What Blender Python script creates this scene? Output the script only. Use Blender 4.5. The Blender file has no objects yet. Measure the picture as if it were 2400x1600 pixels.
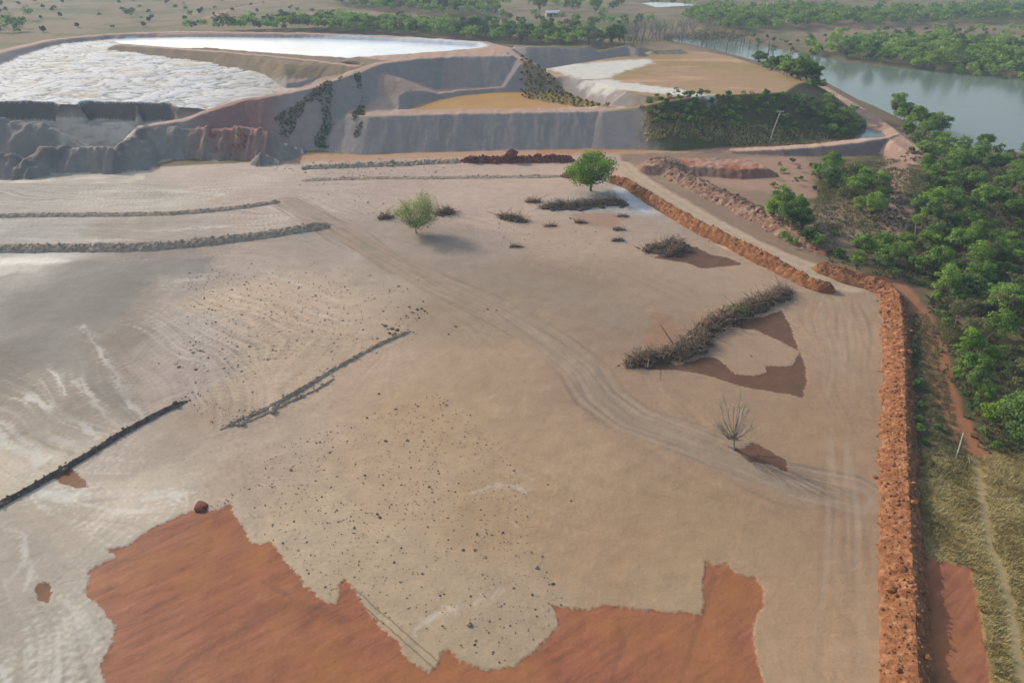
import bpy, math, random
import numpy as np
from mathutils import Vector
PI = math.pi
SC = bpy.context.scene
COL = SC.collection

# ------------------------------------------------------------------ camera, sky, sun, exposure
CAM_H, PITCH, FPX = 50.0, math.radians(30), 1619.0          # drone about 50 m up, looking 30 degrees down
cam = bpy.data.cameras.new('camera'); camo = bpy.data.objects.new('camera', cam); COL.objects.link(camo)
camo.location = (0, 0, CAM_H); camo.rotation_euler = (PI/2 - PITCH, 0, 0)
cam.sensor_width = 36; cam.lens = 36*FPX/2352; cam.clip_start = 0.5; cam.clip_end = 20000
SC.camera = camo
SUN_EL, SUN_AZ = math.radians(28), math.radians(-49)         # azimuth clockwise from +Y
world = bpy.data.worlds.new("World"); SC.world = world; world.use_nodes = True
wn = world.node_tree.nodes
sky = wn.new('ShaderNodeTexSky'); sky.sky_type = 'NISHITA'; sky.sun_disc = False
sky.sun_elevation = SUN_EL; sky.sun_rotation = SUN_AZ; sky.dust_density = 2.5; sky.air_density = 1.2
world.node_tree.links.new(sky.outputs[0], wn['Background'].inputs[0]); wn['Background'].inputs[1].default_value = 0.15
sl = bpy.data.lights.new('sun', 'SUN'); sl.energy = 2.4; sl.angle = math.radians(0.6); sl.color = (1.0, 0.93, 0.83)
so = bpy.data.objects.new('sun', sl); COL.objects.link(so)
so.rotation_euler = Vector((-math.sin(SUN_AZ)*math.cos(SUN_EL), -math.cos(SUN_AZ)*math.cos(SUN_EL), -math.sin(SUN_EL))).to_track_quat('-Z', 'Y').to_euler()
SC.view_settings.view_transform = 'Standard'; SC.view_settings.look = 'None'
SC.view_settings.exposure = 0.33; SC.view_settings.gamma = 1
SC.render.engine = 'CYCLES'
SC.cycles.max_bounces = 5; SC.cycles.diffuse_bounces = 2; SC.cycles.glossy_bounces = 2
SC.cycles.transmission_bounces = 2; SC.cycles.transparent_max_bounces = 4; SC.cycles.volume_bounces = 0
SC.cycles.use_denoising = True

# ------------------------------------------------------------------ helpers
rng = np.random.default_rng(7); random.seed(7)
def P(px, py, z=0.0):
    """ground point (x, y) seen at a point of the photograph, at height z"""
    px = np.asarray(px, float); py = np.asarray(py, float); z = np.asarray(z, float)
    v = (py-784)/FPX
    zc = (CAM_H-z)/(math.sin(PITCH)+v*math.cos(PITCH))
    return np.stack([(px-1176)/FPX*zc, zc*(math.cos(PITCH)-v*math.sin(PITCH))], -1)
def PP(pts, z=0.0): return np.array([P(p[0], p[1], p[2] if len(p) > 2 else z) for p in pts])
def to_px(X, Y, Z):
    d = Y*math.cos(PITCH)+(CAM_H-Z)*math.sin(PITCH)
    return 1176+FPX*X/d, 784+FPX*((CAM_H-Z)*math.cos(PITCH)-Y*math.sin(PITCH))/d
_perm = np.random.default_rng(3).permutation(256); _perm = np.concatenate([_perm, _perm, _perm])
_ga = np.random.default_rng(4).uniform(0, 2*PI, 256); _gx, _gy = np.cos(_ga).astype('f4'), np.sin(_ga).astype('f4')
def perlin(x, y):
    xi = np.floor(x).astype(np.int32); yi = np.floor(y).astype(np.int32)
    xf = (x-xi).astype('f4'); yf = (y-yi).astype('f4'); xi &= 255; yi &= 255
    u = xf*xf*xf*(xf*(xf*6-15)+10); v = yf*yf*yf*(yf*(yf*6-15)+10)
    def g(i, j, a, b):
        h = _perm[_perm[xi+i]+yi+j]; return _gx[h]*a+_gy[h]*b
    n0 = g(0, 0, xf, yf); n0 += u*(g(1, 0, xf-1, yf)-n0)
    n1 = g(0, 1, xf, yf-1); n1 += u*(g(1, 1, xf-1, yf-1)-n1)
    return (n0+v*(n1-n0))*1.5
def fbm(x, y, o=4, gain=.5):
    s = 0; a = 1; t = 0
    for k in range(o):
        s = s+a*perlin(x*2**k+17.3*k, y*2**k+9.1*k); t += a; a *= gain
    return s/t
def sstep(a, b, x):
    t = np.clip((x-a)/(b-a), 0, 1); return t*t*(3-2*t)
def sd_poly(X, Y, poly, margin=30):
    """signed distance, negative inside; points far outside the box get a large value"""
    poly = np.asarray(poly, float); out = np.full(X.shape, 1e3)
    m = (X > poly[:, 0].min()-margin) & (X < poly[:, 0].max()+margin) & (Y > poly[:, 1].min()-margin) & (Y < poly[:, 1].max()+margin)
    x = X[m]; y = Y[m]
    if x.size == 0: return out
    d = np.full(x.shape, 1e12); s = np.zeros(x.shape, bool); n = len(poly)
    for i in range(n):
        ax, ay = poly[i]; bx, by = poly[i-1]
        ex, ey = bx-ax, by-ay; wx, wy = x-ax, y-ay
        t = np.clip((wx*ex+wy*ey)/(ex*ex+ey*ey+1e-9), 0, 1)
        d = np.minimum(d, (wx-ex*t)**2+(wy-ey*t)**2)
        c = ((y >= ay) != (y >= by)) & (x < (bx-ax)*(y-ay)/((by-ay) if by != ay else 1e-9)+ax)
        s ^= c
    out[m] = np.where(s, -1, 1)*np.sqrt(d); return out
def sd_line(X, Y, pts, margin=30):
    """distance to a polyline and the interpolated third value"""
    pts = np.asarray(pts, float); out = np.full(X.shape, 1e3); zz = np.zeros(X.shape)
    m = (X > pts[:, 0].min()-margin) & (X < pts[:, 0].max()+margin) & (Y > pts[:, 1].min()-margin) & (Y < pts[:, 1].max()+margin)
    x = X[m]; y = Y[m]
    if x.size == 0: return out, zz
    d = np.full(x.shape, 1e12); z = np.zeros(x.shape)
    for a, b in zip(pts[:-1], pts[1:]):
        ex, ey = b[0]-a[0], b[1]-a[1]; wx, wy = x-a[0], y-a[1]
        t = np.clip((wx*ex+wy*ey)/(ex*ex+ey*ey+1e-9), 0, 1); q = (wx-ex*t)**2+(wy-ey*t)**2
        k = q < d; d = np.where(k, q, d)
        if pts.shape[1] > 2: z = np.where(k, a[2]+(b[2]-a[2])*t, z)
    out[m] = np.sqrt(d); zz[m] = z; return out, zz
def W3(pts): return np.array([[*P(p[0], p[1], p[2]), p[2]] for p in pts])
def lin(r, g, b):
    c = np.array([r, g, b])/255.; return np.where(c < .04045, c/12.92, ((c+.055)/1.055)**2.4)

# ------------------------------------------------------------------ the lie of the land
DAM = W3([(1165,127,15.3),(1060,128,15.3),(960,134,15.3),(870,144,15.3),(805,170,15.2),(700,204,12.8),(610,222,11.3),(560,229,10.6),(480,255,8.8),(420,275,7.6),(330,289,6.6)])
RIM = W3([(1165,112,15.5),(1110,98,15.5),(900,84,15.6),(700,77,15.8),(400,73,15.8),(250,79,15.8),(120,91,15.6),(0,118,15.3),(-160,165,15.),(-420,235,14.5)])
SPIT = W3([(276,104,15.0),(330,107,15.1),(430,114,15.2),(520,120,15.3),(620,129,15.5),(740,142,15.5),(820,152,15.4)])
P1 = np.concatenate([DAM[:8,:2], PP([(480,250),(330,243),(0,243),(-420,243)], 9), RIM[::-1,:2]])
B_WHITE = PP([(262,92),(300,88),(430,86),(620,88),(800,90),(1000,97),(1105,105),(1125,112),(1000,124),(800,138),(720,133),(620,126),(520,118),(430,111),(330,104),(285,101)], 14.4)
B_LEFT = np.concatenate([PP([(805,172),(700,207),(610,225),(540,232),(470,262)], 12)-[[0,-1.0]], PP([(330,250),(0,250),(-420,255)], 9),
                         PP([(-420,245),(-160,180),(0,135),(110,103),(250,88),(272,98),(300,106),(430,118),(540,138),(600,158),(650,178),(740,175)], 13.6)])
SCARP = PP([(-420,243),(-150,243),(0,246),(60,244),(110,246),(180,262),(200,244),(300,246),(312,262),(325,246),(380,247),(425,262),(400,285),(335,298),(295,340),(285,400),(-420,470)], 8.5)
P2 = PP([(800,263),(850,268),(900,266),(1100,261),(1300,258),(1385,256),(1450,250),(1530,244),(1610,243),(1560,215),(1400,190),(1180,150),(900,200),(800,240)], 7.4)
B_OCHRE = PP([(925,259),(945,247),(1000,231),(1060,220),(1130,214),(1200,212),(1280,215),(1340,227),(1395,244),(1385,251),(1250,256),(1100,258)], 6.2)
P3 = PP([(1532,225),(1560,222),(1650,219),(1760,214),(1870,208),(1905,206),(1880,192),(1800,170),(1740,150),(1680,130),(1620,119),(1540,114),(1470,122),(1400,134),(1290,152),(1250,158),(1300,186),(1400,206),(1490,221)], 10.4)
CREST_ROAD = W3([(1165,116,15.4),(1190,135,14.3),(1230,160,12.4),(1290,188,9.6),(1350,207,8.5),(1420,222,8.0),(1490,235,7.8)])
HEAPS = [(W3([(1195,106,13.6),(1215,107,13.8),(1345,107,13.8)]), 2.0, .8), (W3([(1340,128,11.0),(1400,112,12.8),(1442,104,13.6),(1462,110,13.0)]), 1.0, .8),
         (W3([(1500,118,11.2),(1560,114,11.6)]), 1., .5)]
BANKS = [(W3([(-260,272,7.8),(-60,272,7.8),(30,278,7.6),(75,284,7.0),(125,300,5.4)]), 1.0, .95),
         (W3([(-200,345,5.0),(20,352,4.6)]), .8, 1.0), (W3([(60,356,4.6),(95,338,5.2),(150,334,5.2),(205,336,5.0),(250,345,4.4)]), .6, 1.0),
         (W3([(285,330,5.2),(330,293,6.4),(450,292,6.4),(600,296,6.4),(618,305,5.8)]), .8, .9), (W3([(600,352,2.4),(620,356,2.0)]), .4, .8)]
ROAD_BANK = W3([(1690,344,.5),(1800,339,1.4),(1900,331,2.2),(1980,322,2.7),(2030,313,2.8),(2050,306,2.8)])
SHORE_ROAD = W3([(2110,352,1.6),(2075,328,2.4),(2040,303,2.6),(2005,275,2.4),(1960,245,2.2),(1920,222,2.2),(1885,200,2.2)])
HAUL = W3([(1425,378,.2),(1440,395,.4),(1500,436,.5),(1600,495,.55),(1700,552,.55),(1800,598,.5),(1870,622,.4),(1910,640,.25),(1945,655,.0)])
RUBBLE = W3([(1510,376,.8),(1545,394,1.0),(1590,412,1.1),(1660,446,1.1),(1740,486,1.0),(1815,528,.9),(1890,572,.6)])
SHELF = PP([(1478,380),(1560,381),(1640,385),(1700,389),(1765,386),(1745,372),(1690,366),(1600,362),(1490,366)], 1.7)
RIVER = PP([(1545,88),(1600,90),(1660,88),(1705,92),(1740,102),(1790,112),(1860,126),(1920,137),(1990,148),(2060,155),(2130,160),(2240,170),(2352,181),(2520,205),(3200,320),
            (3200,470),(2600,390),(2352,354),(2260,348),(2180,338),(2165,318),(2100,290),(2020,250),(1975,232),(1930,207),(1890,185),(1820,160),(1760,148),(1720,138),(1650,119),(1590,106),(1535,98)], -1.0)
LAGOON = PP([(1470,8),(1500,5),(1560,7),(1600,12),(1585,17),(1545,18),(1510,20)], -.5)
SLOUGH = PP([(1958,326),(1975,305),(1985,293),(1996,296),(2030,306),(2034,313),(1995,324)], .6)
RED = [PP(p) for p in (
 [(530,1150),(545,1190),(580,1245),(600,1250),(622,1242),(650,1280),(700,1340),(735,1375),(760,1388),(776,1384),(781,1345),(790,1326),(812,1350),(832,1385),(850,1412),(880,1440),(918,1478),(925,1500),(950,1520),(985,1545),(1000,1530),(1010,1500),(1030,1488),(1060,1513),(1110,1535),(1180,1532),(1230,1490),(1288,1436),(1268,1392),(1330,1397),(1400,1390),(1500,1400),(1612,1410),(1619,1287),(1640,1302),(1668,1294),(1690,1315),(1732,1325),(1756,1356),(1750,1392),(1735,1430),(1730,1465),(1742,1520),(1755,1568),(1780,1760),(700,1760),(215,1760),(240,1568),(233,1525),(260,1472),(266,1440),(235,1400),(196,1362),(205,1307),(268,1278),(245,1262),(292,1252),(330,1220),(440,1172),(500,1170)],
 [(1795,710),(1815,745),(1830,790),(1851,838),(1853,880),(1842,911),(1780,900),(1700,887),(1640,866),(1560,850),(1440,846),(1480,815),(1560,838),(1620,820),(1650,826),(1690,858),(1730,863),(1765,855),(1757,840),(1820,840),(1836,806),(1795,784),(1740,757),(1690,752),(1650,752),(1690,735),(1760,725)],
 [(1500,592),(1560,570),(1600,566),(1632,585),(1668,590),(1708,608),(1660,612),(1610,617),(1575,603),(1530,598)],
 [(1662,1020),(1700,1030),(1715,1026),(1728,1015),(1770,1036),(1808,1058),(1808,1083),(1765,1064),(1720,1060),(1700,1044)],
 [(120,1095),(160,1070),(185,1095),(212,1116),(178,1123),(140,1108)],
 [(79,1356),(92,1336),(112,1340),(119,1362),(108,1382),(92,1376)],
 [(2085,1275),(2150,1284),(2225,1306),(2240,1360),(2255,1420),(2270,1500),(2285,1760),(2085,1760)])]
RED_FAINT = [PP(p) for p in ([(1310,492),(1400,486),(1440,500),(1400,522),(1330,515)], [(2060,640),(2090,660),(2120,730),(2150,800),(2170,880),(2200,960),(2235,1020),(2222,1040),(2180,985),(2150,905),(2130,820),(2095,745),(2055,680)],
            [(1500,700),(1570,760),(1530,800),(1480,790)])]
MUD = PP([(-900,470),(-200,415),(0,400),(250,398),(330,385),(620,372),(1000,352),(1300,345),(1420,350),(1440,395),(1600,500),(1760,585),(1880,632),(1950,640),(2040,668),(2062,750),(2075,1000),(2080,1250),(2095,1760),(1000,2000),(-900,1900)])

def H_macro(X, Y):
    R = np.hypot(X, Y); z = np.zeros_like(X); ident = np.zeros(X.shape, np.int8)
    z += sstep(330, 520, R)*(2.2*fbm(X*.006, Y*.006, 3)+1.0)
    def up(h, k):
        nonlocal z, ident
        m = h > z; ident = np.where(m, k, ident); z = np.where(m, h, z)
    def ridge(L, hw, s, k):
        d, h = sd_line(X, Y, L); up(h-s*np.maximum(0, d-hw), k)
    d = sd_poly(X, Y, P1); low = np.interp(X, [-100, -87, -74, -57, -45], [6.4, 7.3, 10.2, 12.5, 15.3])
    low = np.where(d < 0, np.maximum(low, np.interp(Y, [196, 205, 235], [9.2, 10.2, 12.9])), low); es = sstep(-52, -2, X)*sstep(203, 215, Y)
    up(15.3+(low-15.3)*sstep(232, 218, Y)-(.80-.10*es)*np.maximum(0, d), 1)
    wob = .5*fbm(X*.09, Y*.09, 3)
    d = sd_poly(X, Y, P3); up(10.4-.66*np.maximum(0, d+wob), 3)
    d = sd_poly(X, Y, P2); up(7.4-.68*np.maximum(0, d), 2)
    # basins
    def cut(poly, floor, s, k=None):
        nonlocal z, ident
        d = sd_poly(X, Y, poly); f = floor+s*np.maximum(0, d)
        m = f < z; z = np.where(m, f, z)
        if k is not None: ident = np.where(m & (d < 0), k, ident)
    cut(B_WHITE, 14.3, .7, 0)
    fl = np.interp(Y, [196, 205, 235, 275, 300], [8.6, 9.6, 12.3, 14.1, 14.5])
    wx = X+5*fbm(X*.05, Y*.05, 2); wy = Y+4*fbm(X*.06+9, Y*.06, 2); crack = np.abs(fbm(wx*.045+3, wy*.085, 4)); rim2 = np.abs(fbm(wx*.09, wy*.15, 3))
    fl = fl+(1.3*(np.minimum(crack, .2)-.15)+.7*(np.minimum(rim2, .18)-.12))*sstep(300, 245, Y)+.12*fbm(X*.6, Y*.9, 3)
    cut(B_LEFT, fl, .75, 0)
    fl = np.interp(Y, [150, 172, 180, 186, 199], [0, 0, 1.6, 2.6, 4.8])+.5*fbm(X*.12, Y*.12, 4)*(Y > 168)
    cut(SCARP, fl+1.6*np.maximum(0, .3-np.abs(fbm(X*.15, Y*.05, 3)))*0, 2.6, 0)
    ridge(RIM, 2.2, .62, 1); ridge(SPIT, 1.6, .35, 1); ridge(DAM, 1.6, .82-.10*es, 1); ridge(CREST_ROAD, 1.8, .62, 2)
    ridge(W3([(1385,256,7.4),(1450,248,8.2),(1520,233,9.8),(1600,222,10.3)]), .8, .66, 3)
    cut(B_OCHRE, 6.1, .85, None)
    for L, hw, s in HEAPS: ridge(L, hw, s, 5)
    rough = 1+.35*fbm(X*.12, Y*.12, 3)
    for L, hw, s in BANKS:
        d, h = sd_line(X, Y, L); up(h+1.3*fbm(X*.14, Y*.14, 4)+1.1*(.3-np.abs(perlin(X*.24+7, Y*.05)))-.5*np.abs(perlin(X*.55, Y*.12))-s*rough*np.maximum(0, d-hw), 4)
    d, h = sd_line(X, Y, ROAD_BANK); up(h-.85*np.maximum(0, d-1.6), 6)
    d, h = sd_line(X, Y, SHORE_ROAD); up(h-.5*np.maximum(0, d-2.4), 7)
    d, h = sd_line(X, Y, HAUL); up(h-.35*np.maximum(0, d-3.0), 7)
    d, h = sd_line(X, Y, RUBBLE); up((h+.5*fbm(X*.25, Y*.25, 3))-.55*np.maximum(0, d-.6), 8)
    d = sd_poly(X, Y, SHELF); up(1.7+.25*fbm(X*.2, Y*.2, 2)-.7*np.maximum(0, d), 8)
    # water beds
    for poly, wz in ((RIVER, -1.0), (LAGOON, -.5), (SLOUGH, .55)):
        d = sd_poly(X, Y, poly); z = np.minimum(z, np.where(d < 0, wz-np.minimum(1.5, -.3*d)-.05, np.where(d < 25, wz+.45*d+.05, 99)))
    return z, ident
def H_detail(X, Y, z, ident, redsd):
    flat = ((ident == 0) & (z < 3))
    z = z+np.where(flat, .10*perlin(X*.06, Y*.06)+.05*fbm(X*.3, Y*.3, 3), 0)
    slope = np.isin(ident, (1, 2, 5, 6))
    z = z+np.where(slope, .30*fbm(X*.25, Y*.07, 4)+.06*fbm(X*1.1, Y*.8, 2), 0)
    z = z+np.where(ident == 4, .8*fbm(X*.45, Y*.3, 4), 0)
    z = z+np.where(ident == 8, .35*fbm(X*.7, Y*.7, 3), 0)
    z = z+np.where(ident == 7, .05*fbm(X*.7, Y*.7, 3), 0)
    z = z-.06*sstep(.15, -.15, redsd)*(z < 1)
    return z
def red_sd(X, Y):
    d = np.full(X.shape, 1e3)
    for p in RED: d = np.minimum(d, sd_poly(X, Y, p, 6))
    return d+.16*fbm(X*1.3, Y*1.3, 3)+.25*fbm(X*.35, Y*.35, 2)
def H(X, Y):
    X = np.atleast_1d(np.asarray(X, float)); Y = np.atleast_1d(np.asarray(Y, float))
    z, i = H_macro(X, Y); return H_detail(X, Y, z, i, red_sd(X, Y))

# ------------------------------------------------------------------ materials
def nodes_of(name):
    m = bpy.data.materials.new(name); m.use_nodes = True
    return m, m.node_tree.nodes, m.node_tree.links, m.node_tree.nodes['Principled BSDF']
def N(ns, t, **kw):
    n = ns.new(t)
    for k, v in kw.items():
        if k in n.inputs.keys(): n.inputs[k].default_value = v
        else: setattr(n, k, v)
    return n
def ramp(ns, stops):
    r = ns.new('ShaderNodeValToRGB'); e = r.color_ramp.elements
    while len(e) < len(stops): e.new(.5)
    for k, (p, c) in enumerate(stops): e[k].position = p; e[k].color = (*c[:3], 1)
    return r
def mixc(ns, ls, a, b, f, mode='MIX'):
    m = ns.new('ShaderNodeMix'); m.data_type = 'RGBA'; m.blend_type = mode
    for s, v in ((m.inputs[6], a), (m.inputs[7], b), (m.inputs[0], f)):
        if hasattr(v, 'type') and hasattr(v, 'is_linked'): ls.new(v, s)
        elif isinstance(v, (int, float)): s.default_value = v
        else: s.default_value = (*v[:3], 1)
    return m.outputs[2]
def m_ground():
    m, ns, ls, b = nodes_of('earth_and_mud')
    geo = ns.new('ShaderNodeNewGeometry'); pos = geo.outputs['Position']
    col = N(ns, 'ShaderNodeAttribute', attribute_name='soil'); rd = N(ns, 'ShaderNodeAttribute', attribute_name='red_distance')
    rt = N(ns, 'ShaderNodeAttribute', attribute_name='red_tone'); fl = N(ns, 'ShaderNodeAttribute', attribute_name='flow'); wt = N(ns, 'ShaderNodeAttribute', attribute_name='wetness')
    n1 = N(ns, 'ShaderNodeTexNoise', Scale=.45, Detail=9, Roughness=.62); ls.new(pos, n1.inputs['Vector'])
    n2 = N(ns, 'ShaderNodeTexNoise', Scale=3.2, Detail=6, Roughness=.7); ls.new(pos, n2.inputs['Vector'])
    r1 = ramp(ns, [(.28, (.90, .895, .89)), (.72, (1.09, 1.09, 1.09))]); ls.new(n1.outputs[0], r1.inputs[0])
    r2 = ramp(ns, [(.25, (.89, .89, .89)), (.75, (1.09, 1.09, 1.09))]); ls.new(n2.outputs[0], r2.inputs[0])
    c = mixc(ns, ls, col.outputs[0], r1.outputs[0], 1.0, 'MULTIPLY'); c = mixc(ns, ls, c, r2.outputs[0], 1.0, 'MULTIPLY')
    # exposed red soil with drag streaks
    mp = N(ns, 'ShaderNodeMapping', vector_type='TEXTURE'); mp.inputs['Rotation'].default_value = (0, 0, math.radians(36)); mp.inputs['Scale'].default_value = (4.5, .75, 1); ls.new(pos, mp.inputs[0])
    n3 = N(ns, 'ShaderNodeTexNoise', Scale=1.0, Detail=7, Roughness=.62, Distortion=.5); ls.new(mp.outputs[0], n3.inputs['Vector'])
    r3 = ramp(ns, [(.26, lin(124, 80, 60)), (.47, lin(149, 95, 69)), (.60, lin(158, 102, 75)), (.82, lin(174, 118, 90))]); ls.new(n3.outputs[0], r3.inputs[0])
    n5 = N(ns, 'ShaderNodeTexNoise', Scale=.11, Detail=4, Roughness=.55); ls.new(pos, n5.inputs['Vector'])
    r5 = ramp(ns, [(.45, (0, 0, 0)), (.66, (1, 1, 1))]); ls.new(n5.outputs[0], r5.inputs[0])
    redc = mixc(ns, ls, r3.outputs[0], lin(158, 106, 66), r5.outputs[0]); 
    redc = mixc(ns, ls, redc, r2.outputs[0], 1.0, 'MULTIPLY'); brn = mixc(ns, ls, lin(98, 75, 58), r3.outputs[0], .12); redc = mixc(ns, ls, redc, brn, rt.outputs['Fac']); redc = mixc(ns, ls, redc, r1.outputs[0], 1.0, 'MULTIPLY')
    n4 = N(ns, 'ShaderNodeTexNoise', Scale=2.2, Detail=5, Roughness=.65); ls.new(pos, n4.inputs['Vector'])
    ma = N(ns, 'ShaderNodeMath', operation='MULTIPLY_ADD'); ls.new(n4.outputs[0], ma.inputs[0]); ma.inputs[1].default_value = 1.1; ls.new(rd.outputs['Fac'], ma.inputs[2])
    mr = N(ns, 'ShaderNodeMapRange'); ls.new(ma.outputs[0], mr.inputs[0]); mr.inputs[1].default_value = .64; mr.inputs[2].default_value = .46
    c = mixc(ns, ls, c, redc, mr.outputs[0])
    ls.new(c, b.inputs['Base Color'])
    rr = N(ns, 'ShaderNodeMapRange'); ls.new(wt.outputs['Fac'], rr.inputs[0]); rr.inputs[3].default_value = .95; rr.inputs[4].default_value = .32; ls.new(rr.outputs[0], b.inputs['Roughness'])
    sp = N(ns, 'ShaderNodeMapRange'); ls.new(wt.outputs['Fac'], sp.inputs[0]); sp.inputs[3].default_value = .12; sp.inputs[4].default_value = .5; ls.new(sp.outputs[0], b.inputs['Specular IOR Level'])
    a2 = N(ns, 'ShaderNodeMath', operation='MULTIPLY_ADD'); ls.new(fl.outputs['Fac'], a2.inputs[0]); a2.inputs[1].default_value = .012; ls.new(n1.outputs[0], a2.inputs[2])
    a3 = N(ns, 'ShaderNodeMath', operation='MULTIPLY_ADD'); ls.new(n2.outputs[0], a3.inputs[0]); a3.inputs[1].default_value = .22; ls.new(a2.outputs[0], a3.inputs[2])
    bp = N(ns, 'ShaderNodeBump', Strength=.42, Distance=.3); ls.new(a3.outputs[0], bp.inputs['Height']); ls.new(bp.outputs[0], b.inputs['Normal'])
    return m
def m_soil(name, dark, mid, light, scale=1.6, rough=.95, bump=.12):
    m, ns, ls, b = nodes_of(name)
    geo = ns.new('ShaderNodeNewGeometry')
    n = N(ns, 'ShaderNodeTexNoise', Scale=scale, Detail=9, Roughness=.68); ls.new(geo.outputs['Position'], n.inputs['Vector'])
    r = ramp(ns, [(.3, dark), (.5, mid), (.7, light)]); ls.new(n.outputs[0], r.inputs[0]); ls.new(r.outputs[0], b.inputs['Base Color'])
    b.inputs['Roughness'].default_value = rough; b.inputs['Specular IOR Level'].default_value = .15
    n2 = N(ns, 'ShaderNodeTexNoise', Scale=scale*4, Detail=6, Roughness=.7); ls.new(geo.outputs['Position'], n2.inputs['Vector'])
    bp = N(ns, 'ShaderNodeBump', Strength=.7, Distance=bump); ls.new(n2.outputs[0], bp.inputs['Height']); ls.new(bp.outputs[0], b.inputs['Normal'])
    return m
def m_leaf(name, dark, mid, light, trans=.35):
    m, ns, ls, b = nodes_of(name)
    at = N(ns, 'ShaderNodeAttribute', attribute_name='tone'); oi = ns.new('ShaderNodeObjectInfo')
    ad = N(ns, 'ShaderNodeMath', operation='MULTIPLY_ADD'); ls.new(oi.outputs['Random'], ad.inputs[0]); ad.inputs[1].default_value = .5; ls.new(at.outputs['Fac'], ad.inputs[2])
    r = ramp(ns, [(.1, dark), (.6, mid), (1.2/1.4, light)]); ls.new(ad.outputs[0], r.inputs[0])
    ls.new(r.outputs[0], b.inputs['Base Color']); b.inputs['Roughness'].default_value = .65; b.inputs['Specular IOR Level'].default_value = .2
    tr = ns.new('ShaderNodeBsdfTranslucent'); ls.new(r.outputs[0], tr.inputs[0])
    mx = ns.new('ShaderNodeMixShader'); mx.inputs[0].default_value = trans; ls.new(b.outputs[0], mx.inputs[1]); ls.new(tr.outputs[0], mx.inputs[2])
    ls.new(mx.outputs[0], ns['Material Output'].inputs[0]); return m
def m_water(name, col, rough, bump=.02, scale=1.2, vary=None):
    m, ns, ls, b = nodes_of(name); geo = ns.new('ShaderNodeNewGeometry')
    n = N(ns, 'ShaderNodeTexNoise', Scale=scale, Detail=4, Roughness=.5); ls.new(geo.outputs['Position'], n.inputs['Vector'])
    bp = N(ns, 'ShaderNodeBump', Strength=.3, Distance=bump); ls.new(n.outputs[0], bp.inputs['Height']); ls.new(bp.outputs[0], b.inputs['Normal'])
    b.inputs['Base Color'].default_value = (*col, 1); b.inputs['Roughness'].default_value = rough; b.inputs['IOR'].default_value = 1.33; b.inputs['Specular IOR Level'].default_value = .15 if rough > .4 else .5
    if vary is not None:
        n2 = N(ns, 'ShaderNodeTexNoise', Scale=.06, Detail=5, Roughness=.6); ls.new(geo.outputs['Position'], n2.inputs['Vector'])
        r = ramp(ns, [(.35, col), (.65, vary)]); ls.new(n2.outputs[0], r.inputs[0]); ls.new(r.outputs[0], b.inputs['Base Color'])
    return m
def m_plain(name, col, rough=.8, var=.25, scale=4):
    c = np.array(col); return m_soil(name, c*(1-var), c, c*(1+var), scale, rough, .02)
M = {'ground': m_ground(),
 'red': m_soil('red_earth', lin(102,65,42), lin(137,90,59), lin(174,130,94), 1.3),
 'dark_red': m_soil('dark_red_earth', lin(96,58,50), lin(122,74,62), lin(146,98,84), 1.3),
 'grey': m_soil('grey_mud_clods', lin(130,111,95), lin(166,147,127), lin(196,178,156), 1.3),
 'wet': m_soil('wet_dark_mud', lin(72,62,56), lin(104,92,82), lin(150,134,118), 1.6),
 'rubble': m_soil('rubble', lin(110,80,66), lin(144,112,92), lin(174,146,122), .5),
 'crumb': m_soil('crumb', lin(118,100,84), lin(146,126,106), lin(172,152,130), 3),
 'clod': m_soil('dark_clod', lin(92,74,60), lin(120,98,80), lin(150,126,104), 3),
 'bark': m_plain('bark', (.13, .105, .08)), 'pale_bark': m_plain('pale_bark', (.33, .29, .24)), 'dead': m_plain('dead_wood', (.20, .175, .16)),
 'twig': m_soil('dry_twigs', lin(92,76,62), lin(146,122,100), lin(198,176,150), 2.5), 'litter': m_soil('brush_litter', lin(64,54,46), lin(92,78,64), lin(124,104,84), 3),
 'leaf': m_leaf('green_leaves', (.046,.092,.014), (.135,.24,.036), (.28,.41,.08)),
 'leaf_dark': m_leaf('dark_leaves', (.032,.064,.018), (.085,.15,.038), (.18,.27,.065)),
 'leaf_bright': m_leaf('bright_leaves', (.09,.17,.012), (.19,.33,.026), (.32,.47,.06)),
 'leaf_pale': m_leaf('pale_leaves', (.17,.22,.045), (.28,.35,.08), (.38,.45,.14)),
 'leaf_dry': m_leaf('dry_leaves', (.075,.085,.03), (.14,.148,.055), (.22,.215,.09)),
 'straw': m_leaf('straw', (.26,.20,.075), (.44,.35,.14), (.60,.50,.24)),
 'river': m_water('river_water', tuple(lin(112,120,110)), .16, .03, .8),
 'white': m_water('milky_tailings_water', tuple(lin(226,229,230)), .22, .01, .5, tuple(lin(206,209,212))),
 'ochre': m_water('ochre_water', tuple(lin(186,142,78)), .5, .01, .5, tuple(lin(170,130,84))),
 'wood': m_plain('weathered_wood', (.42,.40,.36)), 'concrete': m_plain('pale_concrete', (.42,.41,.38)),
 'roof': m_plain('roof_sheet', (.62,.62,.6)), 'wall': m_plain('plaster', (.4,.34,.28)), 'pane': m_plain('dark_opening', (.03,.03,.035)),
}

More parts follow.
